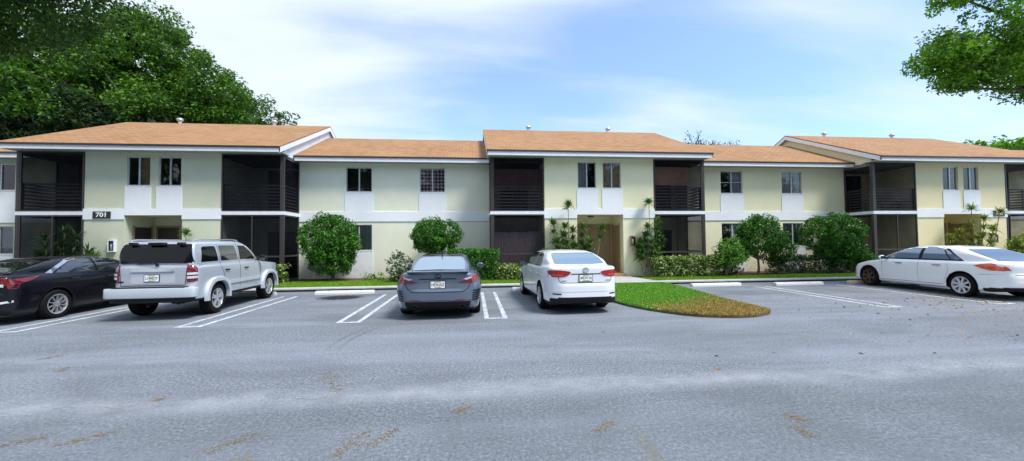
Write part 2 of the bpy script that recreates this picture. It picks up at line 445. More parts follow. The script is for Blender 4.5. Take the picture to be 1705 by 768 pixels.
def npmesh(name, V, F, mats, parent=None, mi=None, smooth=False, local=False):
    """V (n,3), F (m,k) numpy"""
    me = bpy.data.meshes.new(name)
    off = np.array(ORG) if (parent is not None and not local) else np.zeros(3)
    V = np.asarray(V, dtype=np.float32) - off.astype(np.float32); F = np.asarray(F, dtype=np.int32); k = F.shape[1]
    me.vertices.add(len(V)); me.vertices.foreach_set('co', V.ravel())
    me.loops.add(F.size); me.loops.foreach_set('vertex_index', F.ravel())
    me.polygons.add(len(F)); me.polygons.foreach_set('loop_start', np.arange(0, F.size, k, dtype=np.int32))
    try: me.polygons.foreach_set('loop_total', np.full(len(F), k, dtype=np.int32))
    except Exception: pass
    if not isinstance(mats, (list, tuple)): mats = [mats]
    for m in mats: me.materials.append(m)
    if mi is not None: me.polygons.foreach_set('material_index', np.asarray(mi, dtype=np.int32))
    if smooth: me.polygons.foreach_set('use_smooth', np.ones(len(F), dtype=bool))
    me.update(calc_edges=True); me.validate()
    o = bpy.data.objects.new(name, me); link(o, parent); return o

def text_mesh(name, s, size, mat, parent, M4, bold=0., depth=.004, sx=1.):
    cu = bpy.data.curves.new(name, 'FONT'); cu.body = s; cu.size = size; cu.align_x = 'CENTER'; cu.align_y = 'CENTER'
    cu.offset = bold; cu.extrude = depth; cu.resolution_u = 3
    o = bpy.data.objects.new('tmp', cu); COL.objects.link(o)
    bpy.context.view_layer.update()
    me = bpy.data.meshes.new_from_object(o.evaluated_get(bpy.context.evaluated_depsgraph_get()))
    bpy.data.objects.remove(o); me.transform(M4 @ Matrix.Diagonal((sx, 1, 1, 1))); me.materials.clear(); me.materials.append(mat)
    me.name = name
    r = bpy.data.objects.new(name, me); link(r, parent); return r

# ------------------------------------------------------------------ ground
def struct(name, mb, m): return tag(mb.build(name, m), kind='structure')
YK = 14.0                      # kerb face
g = MB()
g.add([(-400,-300,0),(400,-300,0),(400,500,0),(-400,500,0)], [(0,1,2,3)])
struct('parking_lot', g, M['asphalt'])
g = MB(); g.box(-30, 7.05, YK, YK+.48, -.2, .10); g.box(7.05, 40, YK, YK+.48, -.2, .10)
o = struct('concrete_kerb', g, M['concrete'])
# lawn bed behind the kerb, raised a touch
g = MB(); g.box(-60, 60, YK+.48, 40, -.2, .085)
struct('lawn', g, M['lawn_ground'])
# entrance path
g = MB(); g.add([(4.35,16.5,.105),(6.75,16.5,.105),(6.75,16.0,.105),(7.05,14.45,.105),(3.9,14.45,.105),(4.35,15.9,.105)], [(0,1,2,3,4,5)])
for x in (22.3, -13.6): g.box(x, x+2.3, YK+.48, 16.5, 0, .10)
struct('entrance_path', g, M['concrete'])
# mulch beds along the facade
g = MB()
for x0, x1, y0 in ((-7.6, -.2, 16.6), (7.2, 19.5, 15.75), (-.2, 4.3, 15.7)):
    n = 14; top = [(x0+(x1-x0)*i/n, y0+.15*math.sin(i*1.3+x0)) for i in range(n+1)]
    g.prism([(x, y, .06) for x, y in top] + [(x1, 17.9, .06), (x0, 17.9, .06)], (0, 0, .04))
struct('planting_bed', g, M['mulch'])
g = MB(); g.box(-30, 7.0, YK-.012, YK-.001, .0, .062); g.box(7.15, 40, YK-.012, YK-.001, .0, .062); struct('kerb_shadow_strip', g, M['plastic_black'])  # dark strip stands for the shadow line along the kerb face
# parking bay markings
yA, yB = 8.38, 12.78
k = 0
g = None
for xc in (-8.95, -5.67, -2.58, .49, 10.05, 13.2, 16.3):
    g = MB(); z = .004; w = .05
    a, b = xc-.2, xc+.2
    for x in (a, b): g.add([(x-w,yA,z),(x+w,yA,z),(x+w,yB,z),(x-w,yB,z)], [(0,1,2,3)])
    g.add([(a+w,yA,z),(b-w,yA,z),(b-w,yA+.1,z),(a+w,yA+.1,z)], [(0,1,2,3)])
    struct('parking_line', g, M['paint_line'])
# grass island with soil edge
isl = [(3.62,14.0),(3.62,11.2),(3.72,10.3),(3.86,9.5),(4.05,8.95),(4.4,8.35),(4.85,7.92),(5.4,7.72),(5.9,7.72),(6.35,7.9),(6.62,8.12),(6.72,8.4),
       (6.72,9.0),(6.75,9.8),(6.85,10.7),(6.98,11.8),(7.08,12.9),(7.12,14.0)]
def smooth_poly(P, n=4, closed=False):
    out = []; m = len(P)
    rng = range(m if closed else m-1)
    for i in rng:
        p0, p1, p2, p3 = (np.array(P[j % m] if closed else P[min(max(j, 0), m-1)], float) for j in (i-1, i, i+1, i+2))
        for s in range(n):
            t = s/n
            out.append(tuple(.5*((2*p1)+(-p0+p2)*t+(2*p0-5*p1+4*p2-p3)*t*t+(-p0+3*p1-3*p2+p3)*t**3)))
    if not closed: out.append(tuple(P[-1]))
    return out
ISL = smooth_poly(isl)
g = MB(); g.prism([(x, y, -.05) for x, y in ISL], (0, 0, .10))
struct('soil', g, M['soil'])
def in_poly(px, py, poly):
    r = np.zeros(len(px), bool); n = len(poly)
    for i in range(n):
        x0, y0 = poly[i]; x1, y1 = poly[(i+1) % n]
        c = ((y0 > py) != (y1 > py)); xi = (x1-x0)*(py-y0)/((y1-y0) if y1 != y0 else 1e-9)+x0
        r ^= c & (px < xi)
    return r
def grass_patch(name, label_mat, px, py, z0, h, w):
    n = len(px); a = RNG.uniform(0, 2*PI, n); hh = h*RNG.uniform(.5, 1.3, n)
    lean = RNG.normal(0, .5, (n, 2))*hh[:, None]
    ww = w*RNG.uniform(.6, 1.4, n)
    c = np.stack([px, py, np.full(n, z0)], 1); d = np.stack([np.cos(a)*ww, np.sin(a)*ww, np.zeros(n)], 1)
    tip = c + np.stack([lean[:, 0], lean[:, 1], hh], 1)
    V = np.stack([c-d, c+d, tip], 1).reshape(-1, 3); F = np.arange(3*n).reshape(-1, 3)
    o = npmesh(name, V, F, label_mat); tag(o, kind='stuff'); return o
px = RNG.uniform(3.6, 7.2, 130000); py = RNG.uniform(7.6, 14.0, 130000)
msk = in_poly(px, py, ISL)
o = grass_patch('island_grass', M['island_grass'], px[msk], py[msk], .045, .055, .012)
tag(o, 'patchy grass of the kerb island, green behind and dried brown at its tip', 'grass')
X0 = RNG.uniform(-14, 19.5, 150000); Y0 = YK+.5 + (RNG.random(150000)**1.0)*1.9
edge = 15.75 + .14*np.sin(X0*2.3) + .9*((X0 < -.2) & (X0 > -7.6)) + 1.3*(X0 < -7.6)
mk = (Y0 < edge) & ~((X0 > 4.0-.0) & (X0 < 6.95))
o = grass_patch('grass_strip', M['grass'], X0[mk], Y0[mk], .08, .06, .012)
tag(o, 'short bright grass strip between the kerb and the shrubs', 'grass')
# litter: fallen leaves on the right of the lot and the island
n = 2600
px = np.concatenate([RNG.normal(13.5, 2.8, 500), RNG.uniform(3.8, 6.7, 1500), RNG.uniform(2, 18, 120), RNG.normal(13, 3, 350)])
py = np.concatenate([RNG.normal(8.9, 1.1, 500), RNG.uniform(7.6, 9.6, 1500), RNG.uniform(4.5, 12.5, 120), RNG.normal(6.8, 1.5, 350)])
n = len(px); zz = np.where(in_poly(px, py, ISL), .075, .008)
keep = (zz < .05) | (py < 9.0+RNG.normal(0, .5, n))
keep &= ~((zz < .05) & (np.arange(n) >= 500) & (np.arange(n) < 2000))
px, py, zz = px[keep], py[keep], zz[keep]; n = len(px)
a = RNG.uniform(0, 2*PI, n); l = RNG.uniform(.015, .04, n)
u = np.stack([np.cos(a)*l, np.sin(a)*l, RNG.uniform(0, .3, n)*l], 1); v = np.stack([-np.sin(a)*l*.45, np.cos(a)*l*.45, RNG.uniform(0, .5, n)*l], 1)
c = np.stack([px, py, zz+.002], 1)
V = np.stack([c-u, c-v*0.9+[0, 0, .004], c+u, c+v], 1).reshape(-1, 3)
o = npmesh('fallen_leaves', V, np.arange(4*n).reshape(-1, 4), M['leaf_brown']); tag(o, 'scattered dry brown leaves lying on the asphalt and the island', 'fallen leaves', kind='stuff')

# moss and rust smears on the near asphalt
P_ = []
for (x0, y0, x1, y1) in ((-3.43,3.62,-3.17,3.82), (-3.88,3.65,-3.69,3.80), (-0.85,3.30,-0.67,3.58), (-1.08,3.15,-0.91,3.61), (-1.88,5.19,-1.47,4.54), (-0.18,3.85,-0.04,3.97), (2.94,3.43,2.99,3.27), (2.83,3.21,2.81,3.00), (1.06,3.31,1.26,3.49), (-3.34,4.51,-3.34,4.57), (-5.40,5.68,-5.48,5.91), (-2.14,3.30,-1.87,3.64), (-6.28,6.31,-6.16,6.60),):
    L_ = math.hypot(x1-x0, y1-y0); k_ = int(70+L_*240); s_ = RNG.random(k_); wd = .03+.10*L_
    amp = .4+.6*np.sin(s_*9+x0)**2
    P_.append(np.stack([x0+(x1-x0)*s_+RNG.normal(0, wd, k_)*amp, y0+(y1-y0)*s_+RNG.normal(0, wd*.6, k_)*amp], 1))
P_ = np.concatenate(P_); n = len(P_); a = RNG.uniform(0, 2*PI, n); l = RNG.uniform(.003, .009, n)
u = np.stack([np.cos(a)*l, np.sin(a)*l, np.zeros(n)], 1); v = np.stack([-np.sin(a)*l*.8, np.cos(a)*l*.8, np.zeros(n)], 1); c = np.stack([P_[:, 0], P_[:, 1], np.full(n, .003)+RNG.random(n)*.002], 1)
o = npmesh('moss', np.stack([c-u, c-v, c+u, c+v], 1).reshape(-1, 3), np.arange(4*n).reshape(-1, 4), M['moss']); tag(o, 'faint brown moss smears on the near asphalt', 'moss', kind='stuff')
# wheel stops
def wheel_stop(xc, yc, mat, label, L=1.85, rz=0):
    r = thing('wheel_stop', label, 'wheel stop', (xc, yc, 0), rz, 'concrete wheel stops')
    global ORG
    ORG = Vector((0, 0, 0)); b = MB(); h = L/2
    b.prism([(-h, -.10, .0), (-h, .10, .0), (-h+.02, .085, .07), (-h+.03, .05, .125), (-h+.03, -.05, .125), (-h+.02, -.085, .07)], (.001, 0, 0))
    b = MB()
    prof = [(-.10, 0), (-.092, .055), (-.055, .105), (.055, .105), (.092, .055), (.10, 0)]
    vs = []
    for s_, x in ((0, -h), (1, -h+.03), (1, h-.03), (0, h)):
        for y, z in prof: vs.append((x, y*(.93 if not s_ else 1), z*(.9 if not s_ else 1)))
    n = len(prof); fs = [(i*n+j, i*n+j+1, (i+1)*n+j+1, (i+1)*n+j) for i in range(3) for j in range(n-1)] + [list(range(n))[::-1], [3*n+j for j in range(n)]]
    b.add(vs, fs); b.build('stop_block', mat, r, local=True)
    for x in (-h*.55, h*.55):
        q = MB(); q.lathe([(0, .111), (.016, .111), (.018, .102)], (x, 0, 0), 'z', 10); q.build('anchor_pin', M['plastic_black'], r, local=True)
wheel_stop(-7.22, 13.2, M['stop_white'], 'pale wheel stop in front of the silver off-road car, only its end showing')
wheel_stop(-4.15, 13.2, M['stop_white'], 'white wheel stop with a dark stain before it, heading the empty bay')
wheel_stop(-1.0, 13.2, M['stop_white'], 'wheel stop hidden in front of the grey coupe')
wheel_stop(2.25, 13.15, M['stop_white'], 'white wheel stop whose left end shows beside the front wheel of the small white sedan')
wheel_stop(8.68, 13.2, M['stop_white'], 'white wheel stop just right of the grass island')
wheel_stop(11.72, 13.0, M['stop_white'], 'white wheel stop in the bay left of the white sedan parked on the right')
wheel_stop(14.75, 13.1, M['stop_yellow'], 'yellowish wheel stop at the front wheel of the right-hand white sedan')

# ------------------------------------------------------------------ apartment building
YF, YW, YB = 16.4, 17.8, 26.2
B = thing('apartment_building', 'long two-storey pale green apartment building with orange shingle roofs and screened porches', 'building', (5.5, 16.4, 0))
def wall_holes(x0, x1, z0, z1, Y, holes, th=.16):
    xs = sorted({x0, x1, *[h[0] for h in holes], *[h[1] for h in holes]}); zs = sorted({z0, z1, *[h[2] for h in holes], *[h[3] for h in holes]})
    m = MB()
    for i in range(len(xs)-1):
        for j in range(len(zs)-1):
            cx, cz = (xs[i]+xs[i+1])/2, (zs[j]+zs[j+1])/2
            if any(h[0] < cx < h[1] and h[2] < cz < h[3] for h in holes): continue
            m.add([(xs[i],Y,zs[j]),(xs[i+1],Y,zs[j]),(xs[i+1],Y,zs[j+1]),(xs[i],Y,zs[j+1])], [(0,1,2,3)])
            m.add([(xs[i],Y+th,zs[j]),(xs[i+1],Y+th,zs[j]),(xs[i+1],Y+th,zs[j+1]),(xs[i],Y+th,zs[j+1])], [(3,2,1,0)])
    for h in holes:
        a, b, c, d = h
        for P, Q in (((a,c),(a,d)), ((a,d),(b,d)), ((b,d),(b,c)), ((b,c),(a,c))):
            m.add([(P[0],Y,P[1]),(Q[0],Y,Q[1]),(Q[0],Y+th,Q[1]),(P[0],Y+th,P[1])], [(0,1,2,3)])
    for P, Q in (((x0,z0),(x0,z1)), ((x0,z1),(x1,z1)), ((x1,z1),(x1,z0)), ((x1,z0),(x0,z0))):
        m.add([(P[0],Y,P[1]),(Q[0],Y,Q[1]),(Q[0],Y+th,Q[1]),(P[0],Y+th,P[1])], [(0,1,2,3)])
    return m
def raw(mb, name, mat, parent, smooth=False, label=None):   # no normal recalculation needed but keep one path
    return mb.build(name, mat, parent, smooth, label)

def window(x0, x1, z0, z1, Y, fill=None, grid=False):
    """sliding window set into a wall at Y; fill draws what hangs behind the glass"""
    f = MB(); w = .04; y0, y1 = Y+.05, Y+.10
    f.box(x0, x0+w, y0, y1, z0, z1); f.box(x1-w, x1, y0, y1, z0, z1)
    f.box(x0+w, x1-w, y0, y1, z0, z0+w); f.box(x0+w, x1-w, y0, y1, z1-w, z1)
    xm = (x0+x1)/2; f.box(xm-.025, xm+.025, y0-.012, y1-.002, z0+w, z1-w)
    if grid: zc = (z0+z1)/2; f.box(x0+w, xm-.025, y0+.012, y0+.03, zc-.012, zc+.012); f.box(xm+.025, x1-w, y0+.012, y0+.03, zc-.012, zc+.012)
    fo = f.build('window', M['alu'], B)
    s_ = MB(); s_.box(x0-.03, x1+.03, Y-.03, Y+.05, z0-.035, z0-.001); s_.build('sill', M['trim_white'], fo)
    p = MB(); p.add([(x0+w,y0+.022,z0+w),(x1-w,y0+.022,z0+w),(x1-w,y0+.022,z1-w),(x0+w,y0+.022,z1-w)], [(0,1,2,3)]); p.build('pane', M['window_glass'], fo)
    bk = MB(); bk.add([(x0-.3,Y+.9,z0-.3),(x1+.3,Y+.9,z0-.3),(x1+.3,Y+.9,z1+.2),(x0-.3,Y+.9,z1+.2)], [(0,1,2,3)]); bk.build('shade_backing', M['room_shade'], fo)  # dark sheet behind the glass, painted as the room's darkness
    if fill:
        mat, a, b, kind = fill
        xa, xb_ = x0+(x1-x0)*a, x0+(x1-x0)*b; c = MB(); yc = Y+.135
        if kind == 'curtain':
            n = 22
            for i in range(n):
                u0 = xa+(xb_-xa)*i/n; u1 = xa+(xb_-xa)*(i+1)/n
                d0 = .02*math.sin(i*1.7); d1 = .02*math.sin((i+1)*1.7)
                c.add([(u0,yc+d0,z0-.05),(u1,yc+d1,z0-.05),(u1,yc+d1,z1+.05),(u0,yc+d0,z1+.05)], [(0,1,2,3)])
        elif kind == 'vertical':
            n = int((xb_-xa)/.085)
            for i in range(n):
                u = xa+(xb_-xa)*(i+.5)/n; c.box(u-.033, u+.033, yc-.004+.01*(i % 2), yc+.004+.01*(i % 2), z0-.05, z1+.05)
        else:
            n = int((z1-z0)/.05)
            for i in range(n):
                z = z0+(z1-z0)*(i+.5)/n; c.add([(xa,yc-.012,z-.018),(xb_,yc-.012,z-.018),(xb_,yc+.012,z+.018),(xa,yc+.012,z+.018)], [(0,1,2,3)])
        c.build('curtain' if kind == 'curtain' else 'blind', mat, fo)
    return fo

def door(x0, x1, z0, z1, Y, mat):
    d = MB(); d.box(x0, x1, Y-.03, Y-.002, z0, z1)
    pw = (x1-x0-.3)/2
    do = d.build('door', mat, B)
    q = MB()
    for cx in (x0+.1, x0+.2+pw):
        for a, b in ((z0+.15, z0+.6), (z0+.75, z0+1.3), (z0+1.42, z1-.15)):
            q.box(cx, cx+pw, Y-.042, Y-.03, a, b)
    q.build('door_panel', mat, do)
    f = MB()
    f.box(x0-.07, x0, Y-.045, Y-.002, z0, z1+.07); f.box(x1, x1+.07, Y-.045, Y-.002, z0, z1+.07); f.box(x0, x1, Y-.045, Y-.002, z1, z1+.07)
    f.build('door_frame', M['door'], do)
    h = MB(); h.lathe([(0, -.07), (.03, -.06), (.032, -.04), (.012, -.03), (.012, 0)], (0, 0, 0), 'x', 12)
    h.v = [(x0+.08+p[1], Y-.04+p[0], z0+.95+p[2]) for p in h.v]; h.build('door_knob', M['chrome'], do)

RY, RZ = 21.2, 7.83
def roof_block(x0, x1, ye, ze, yr, zr, back=True):
    """gable roof: shingle sheet with thickness, fascia, soffit"""
    m = MB(); yb = 2*yr-ye; t_ = .05
    A = [(ye, ze), (yr, zr), (yb, ze)]
    for (ya, za), (yc, zc) in ((A[0], A[1]), (A[1], A[2])):
        m.add([(x0,ya,za),(x1,ya,za),(x1,yc,zc),(x0,yc,zc),(x0,ya,za-t_),(x1,ya,za-t_),(x1,yc,zc-t_),(x0,yc,zc-t_)],
              [(0,1,2,3),(7,6,5,4),(0,4,5,1),(1,5,6,2),(3,2,6,7),(0,3,7,4)])
    return m.build('roof', M['shingle'], B)
def eaves(x0, x1, ye, ze, yw):
    f = MB(); f.box(x0, x1, ye+.02, ye+.05, ze-.23, ze-.055); f.build('fascia', M['trim_white'], B)
    f = MB(); f.box(x0-.01, x1+.01, ye-.015, ye+.019, ze-.075, ze-.012); f.build('drip_edge', M['dark_trim'], B)
    f = MB(); f.box(x0+.02, x1-.02, ye+.051, yw+.3, ze-.2, ze-.17); f.build('soffit', M['soffit'], B)
def rake(x, ye, ze, yr, zr, sgn, wallmat, ztop_off=.06, zlow=5.0):
    """white rake board along a gable end at x, and the gable wall behind"""
    f = MB(); d = .2
    for (ya, za, yb, zb) in ((ye+.02, ze+.0, yr, zr), (yr, zr, 2*yr-ye-.02, ze)):
        f.add([(x,ya,za-.055),(x,yb,zb-.055),(x,yb,zb-.055-d),(x,ya,za-.055-d),(x-sgn*.03,ya,za-.055),(x-sgn*.03,yb,zb-.055),(x-sgn*.03,yb,zb-.055-d),(x-sgn*.03,ya,za-.055-d)],
              [(0,1,2,3),(7,6,5,4),(0,4,5,1),(3,2,6,7),(0,3,7,4),(1,5,6,2)])
    f.build('rake_board', M['trim_white'], B)

def rail(x0, x1, y0, y1, z0, z1, n=8, wid=.05, mat=None):
    """horizontal slat railing between two plan points"""
    m = MB(); d = Vector((x1-x0, y1-y0, 0)); L = d.length; d.normalize(); nrm = Vector((-d.y, d.x, 0))
    for i in range(n):
        z = z0+(z1-z0)*i/(n-1)
        h = .028 if i < n-1 else .03
        a = Vector((x0, y0, z-h)); m.prism([a+nrm*-.015, a+d*L+nrm*-.015, a+d*L+nrm*.015, a+nrm*.015], (0, 0, 2*h))
    k = max(2, int(L/1.1)+1)
    for i in range(k):
        p = Vector((x0, y0, 0))+d*(L*i/(k-1))
        p = p + nrm*.035
        m.box(p.x-.02, p.x+.02, p.y-.015, p.y+.015, z0-.1, z1+.02)
    return m.build('railing', mat or M['rail_metal'], B)

def screen(x0, y0, x1, y1, z0, z1, mids=(), verts=(), mat=None):
    d = Vector((x1-x0, y1-y0, 0)); L = d.length; d.normalize(); nr = Vector((-d.y, d.x, 0))
    m = MB(); w = .028
    def bar(s0, s1, za, zb, off=0):
        a = Vector((x0, y0, za))+d*s0; m.prism([a-nr*.022, a+d*(s1-s0)-nr*.022, a+d*(s1-s0)+nr*.022, a+nr*.022], (0, 0, zb-za))
    bar(0, 2*w, z0, z1); bar(L-2*w, L, z0, z1); bar(2*w, L-2*w, z0, z0+.05); bar(2*w, L-2*w, z1-.05, z1)
    for z in mids: bar(2*w, L-2*w, z-.035, z+.035)
    for s in verts:
        zz = [z0+.05] + [v for z in mids for v in (z-.035, z+.035)] + [z1-.05]
        for i in range(0, len(zz), 2): bar(s-w*.8, s+w*.8, zz[i], zz[i+1])
    fo = m.build('screen_frame', M['bronze'], B)
    q = MB(); a = Vector((x0, y0, z0))+d*.03; b = Vector((x0, y0, z0))+d*(L-.03)
    q.add([a, b, b+Vector((0,0,z1-z0)), a+Vector((0,0,z1-z0))], [(0,1,2,3)]); q.build('screen_mesh', mat or M['screen'], fo)
    return fo

Z0 = .12          # ground floor level
def block(xb, sm, gab_left, gab_right, idx):
    xe = xb+9.55; a, b = xb+2.3, xb+7.2; e0, e1 = xb+3.72, xb+5.78
    wins = [(xb+3.77, xb+4.60), (xb+4.89, xb+5.72)]
    # front wall (upper and lower) with window holes and entry
    holes = [(w0, w1, 3.95, 5.09) for w0, w1 in wins] + [(e0, e1, 0, 2.80)]
    wall_holes(a, b, 0, 5.27, YF, holes, .2).build('wall', sm, B)
    # white band, panels
    t_ = MB(); t_.box(a-.02, e0, YF-.03, YF-.002, 2.64, 3.05); t_.box(e1, b+.02, YF-.03, YF-.002, 2.64, 3.05); t_.box(e0, e1, YF-.03, YF-.002, 2.80, 3.05)
    t_.build('band', M['white_paint'], B)
    for w0, w1 in wins:
        q = MB(); q.box(w0-.05, w1+.05, YF-.025, YF-.002, 3.052, 3.91); q.build('panel', M['white_paint'], B)
    fills = [[(M['curtain_tan'], .52, 1, 'curtain'), None], [(M['curtain'], 0, .5, 'curtain'), (M['curtain_tan'], 0.0, 1.0, 'curtain')],
             [(M['curtain_tan'], .5, 1, 'curtain'), (M['curtain'], .5, 1., 'curtain')]][idx]
    for (w0, w1), fl in zip(wins, fills): window(w0, w1, 3.95, 5.09, YF, fl)
    # entry recess
    r = MB(); Yr = 17.85
    r.add([(e0,YF+.2,0),(e0,Yr,0),(e0,Yr,2.8),(e0,YF+.2,2.8)], [(0,1,2,3)]); r.add([(e1,YF+.2,0),(e1,Yr,0),(e1,Yr,2.8),(e1,YF+.2,2.8)], [(3,2,1,0)])
    r.add([(e0,Yr,0),(e1,Yr,0),(e1,Yr,2.8),(e0,Yr,2.8)], [(0,1,2,3)]); r.add([(e0,YF+.2,2.8),(e1,YF+.2,2.8),(e1,Yr,2.8),(e0,Yr,2.8)], [(3,2,1,0)])
    r.build('entry_recess', sm, B)
    st = MB(); st.box(e0-.02, e1+.08, YF-.06, Yr, 0, .24); st.box(e0+.06, e1-.06, YF+.5, Yr-.05, .24, .33); st.build('step', M['tile'], B)
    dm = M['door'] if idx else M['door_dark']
    door(e0+.14, e0+.97, .33, 2.36, Yr, dm); door(e0+1.12, e0+1.95, .33, 2.36, Yr, dm)
    # side door on the right wall of the recess
    for ex, sg in ((e1, -1), (e0, 1)):
        bx_ = lambda m_, a_, b_, y0_, y1_, z0_, z1_: m_.box(min(ex+sg*a_, ex+sg*b_), max(ex+sg*a_, ex+sg*b_), y0_, y1_, z0_, z1_)
        s_ = MB(); bx_(s_, .004, .04, YF+.42, YF+1.22, .33, 2.36); so = s_.build('door', dm, B)
        s_ = MB(); bx_(s_, .003, .05, YF+.35, YF+.419, .33, 2.43); bx_(s_, .003, .05, YF+1.221, YF+1.29, .33, 2.43); s_.build('door_frame', M['door'], so)
        s_ = MB(); s_.lathe([(0, .09), (.03, .08), (.012, .05), (.012, 0)], (ex, YF+.52, 1.25), 'x', 12, sg); s_.build('door_knob', M['chrome'], so)
    # porches
    for (p0, p1, side) in ((xb, a, -1), (b, xe, 1)):
        pb = MB(); yb = 18.7
        q0, q1 = (p0, p1)
        # back wall and inner walls, both floors (open front); outer side solid only behind the wing wall line
        pb.add([(q0,yb,0),(q1,yb,0),(q1,yb,5.27),(q0,yb,5.27)], [(0,1,2,3)])
        xi = q1 if side < 0 else q0; xo = q0 if side < 0 else q1
        pb.add([(xi,YF+.2,0),(xi,yb,0),(xi,yb,5.27),(xi,YF+.2,5.27)], [(0,1,2,3)])
        pb.add([(xo,YW+.02,0),(xo,yb,0),(xo,yb,5.27),(xo,YW+.02,5.27)], [(0,1,2,3)])
        pb.build('porch_wall', sm, B)
        for nm_, ya_, za_, zb_ in (('porch_floor', .03, -.1, .14), ('balcony_floor', .03, 2.80, 2.945), ('porch_ceiling', 0, 5.1, 5.24)):
            fl = MB(); fl.box(q0+.005, q1-.005, YF+ya_, yb-.005, za_, zb_); fl.build(nm_, M['porch_shade'] if idx < 2 else M['deck'], B)
        sl = MB(); sl.box(q0-.03, q1+(.03 if side > 0 else -.02), YF-.035, YF+.028, 2.81, 2.945)
        sl.box(*((q0-.03, q0-.002) if side < 0 else (q1+.002, q1+.03)), YF+.03, YW-.004, 2.81, 2.945)
        sl.build('slab_edge', M['trim_white'], B)
        # sliding doors in the porch back wall
        for zf in (.14, 2.945):
            gx0 = (q0+.55) if side < 0 else (q0+.65)
            gd = MB(); ww = 1.3; zt = zf+2.03
            gd.box(gx0, gx0+.05, yb-.05, yb-.003, zf, zt); gd.box(gx0+ww, gx0+ww+.05, yb-.05, yb-.003, zf, zt); gd.box(gx0+.05, gx0+ww, yb-.05, yb-.003, zt-.05, zt); gd.box(gx0+ww/2-.02, gx0+ww/2+.03, yb-.06, yb-.003, zf, zt-.05)
            gf = gd.build('sliding_door', M['bronze'], B)
            gd = MB(); gd.box(gx0+.05, gx0+ww, yb-.03, yb-.02, zf, zt-.05); gd.build('pane', M['car_glass_black'], gf)
        # screens
        xs = xo+(.03 if side < 0 else -.03)
        for z0_, z1_, md in ((.14, 2.805, (1.14,)), (2.945, 5.24, ())):
            vt = (1.15,) if (z0_ < 1 and idx != 1) else ()
            smt = (M['screen_dense'], M['screen'], M['screen_open'])[idx]
            screen(q0+.08 if side < 0 else q0+.01, YF+.0, q1-.01 if side < 0 else q1-.08, YF+.0, z0_, z1_, md, vt, smt)
            screen(xs, YF+.06, xs, YW-.01, z0_, z1_, md, (), smt)
        po = MB(); po.box(xo-.02 if side < 0 else xo-.085, xo+.085 if side < 0 else xo+.02, YF-.03, YF+.055, .1, 2.808); po.box(xo-.02 if side < 0 else xo-.085, xo+.085 if side < 0 else xo+.02, YF-.03, YF+.055, 2.947, 5.25)
        po.build('porch_post', M['bronze'], B)
        rm = M['bronze']
        rail(q0+.1, YF+.07, q1-.03, YF+.07, 3.06, 4.0, 8) if False else rail(q0+.1 if side < 0 else q0+.03, q1-.03 if side < 0 else q1-.1, YF+.08, YF+.08, 3.06, 4.0, 8)
        rail(xs+(.05 if side < 0 else -.05), xs+(.05 if side < 0 else -.05), YF+.15, YW-.05, 3.06, 4.0, 8)
    # shell: hidden sides and back
    sh = MB()
    for x in (xb, xe):
        # side wall pentagon above the wing and behind the porch
        sh.prism([(x-.05,18.7,0),(x-.05,YB,0),(x-.05,YB,5.3),(x-.05,18.7,5.3)], (.1, 0, 0))
    sh.box(xb+.06, xe-.06, YB-.15, YB, 0, 5.3)
    sh.build('outer_wall', sm, B)
    for x, mt in ((xb+.02, gab_left), (xe-.12, gab_right)):
        gw = MB(); s_ = (RZ-5.45)/(RY-15.8)
        gw.prism([(x,YF+.03,5.25),(x,2*RY-YF-.03,5.25),(x,2*RY-YF-.03,5.45+s_*(YF-15.8)-.08),(x,RY,RZ-.08),(x,YF+.03,5.45+s_*(YF-15.8)-.08)], (.1, 0, 0))
        gw.build('gable_wall', mt, B)
    rf = roof_block(xb-.18, xe+.1, 15.8, 5.45, RY, RZ)
    eaves(xb-.18, xe+.1, 15.8, 5.45, YF)
    rake(xb-.18, 15.8, 5.45, RY, RZ, -1, sm); rake(xe+.1, 15.8, 5.45, RY, RZ, 1, sm)
    for vx in (2.33, 6.87):
        v = MB(); x = xb+vx; y = RY-.05; z = RZ-.1
        v.lathe([(.075, 0), (.075, .16), (.13, .2), (.15, .26), (.12, .32), (.0, .34)], (x, y, z), 'z', 14)
        v.build('roof_vent', M['vent_metal'], rf, smooth=True)

def wing(x0, x1, sm, wins, idx, low=True):
    holes = []
    for w0, w1 in wins:
        holes.append((w0, w1, 3.92, 5.02)); holes.append((w0, w1, 1.31, 2.46))
    wall_holes(x0+.002, x1-.002, 0, 5.2, YW, holes, .18).build('wall', sm, B)
    m = MB(); m.box(x0+.01, x1-.01, YW-.03, YW-.002, 2.60, 3.03); m.build('band', M['white_paint'], B)
    for w0, w1 in wins:
        for z0, z1 in ((3.032, 3.88), (.1, 1.27)):
            q = MB(); q.box(w0-.04, w1+.04, YW-.022, YW-.002, z0, z1); q.build('panel', M['white_paint'], B)
    if idx == 0: F = [[None, (M['blind_slat'], 0, 1, 'vertical')], [(M['lattice'], 0, 1, 'curtain'), (M['blind_slat'], 0, 1, 'vertical')]]
    elif idx == 1: F = [[(M['curtain'], .5, 1, 'curtain'), (M['blind_white'], .5, 1, 'horizontal')], [(M['blind_white'], 0, .95, 'curtain'), (M['blind_slat'], 0, 1, 'vertical')]]
    else: F = [[None, None], [None, (M['curtain'], .3, 1, 'curtain')]]
    for (w0, w1), (fu, fd) in zip(wins, F):
        window(w0, w1, 3.92, 5.02, YW, fu, grid=(idx == 1)); window(w0, w1, 1.31, 2.46, YW, fd)
    sh = MB(); yb2 = YB if x0 > -20 else 21.0
    sh.box(x0+.06, x1-.06, yb2-.85, yb2-.7, 0, 5.25); sh.build('outer_wall', sm, B)
    yr, zr = (RY, 7.2) if x0 > -20 else (18.9, 6.15)
    roof_block(x0-.0, x1+.0, 17.2, 5.4, yr, zr); eaves(x0+.03, x1-.03, 17.2, 5.4, YW)

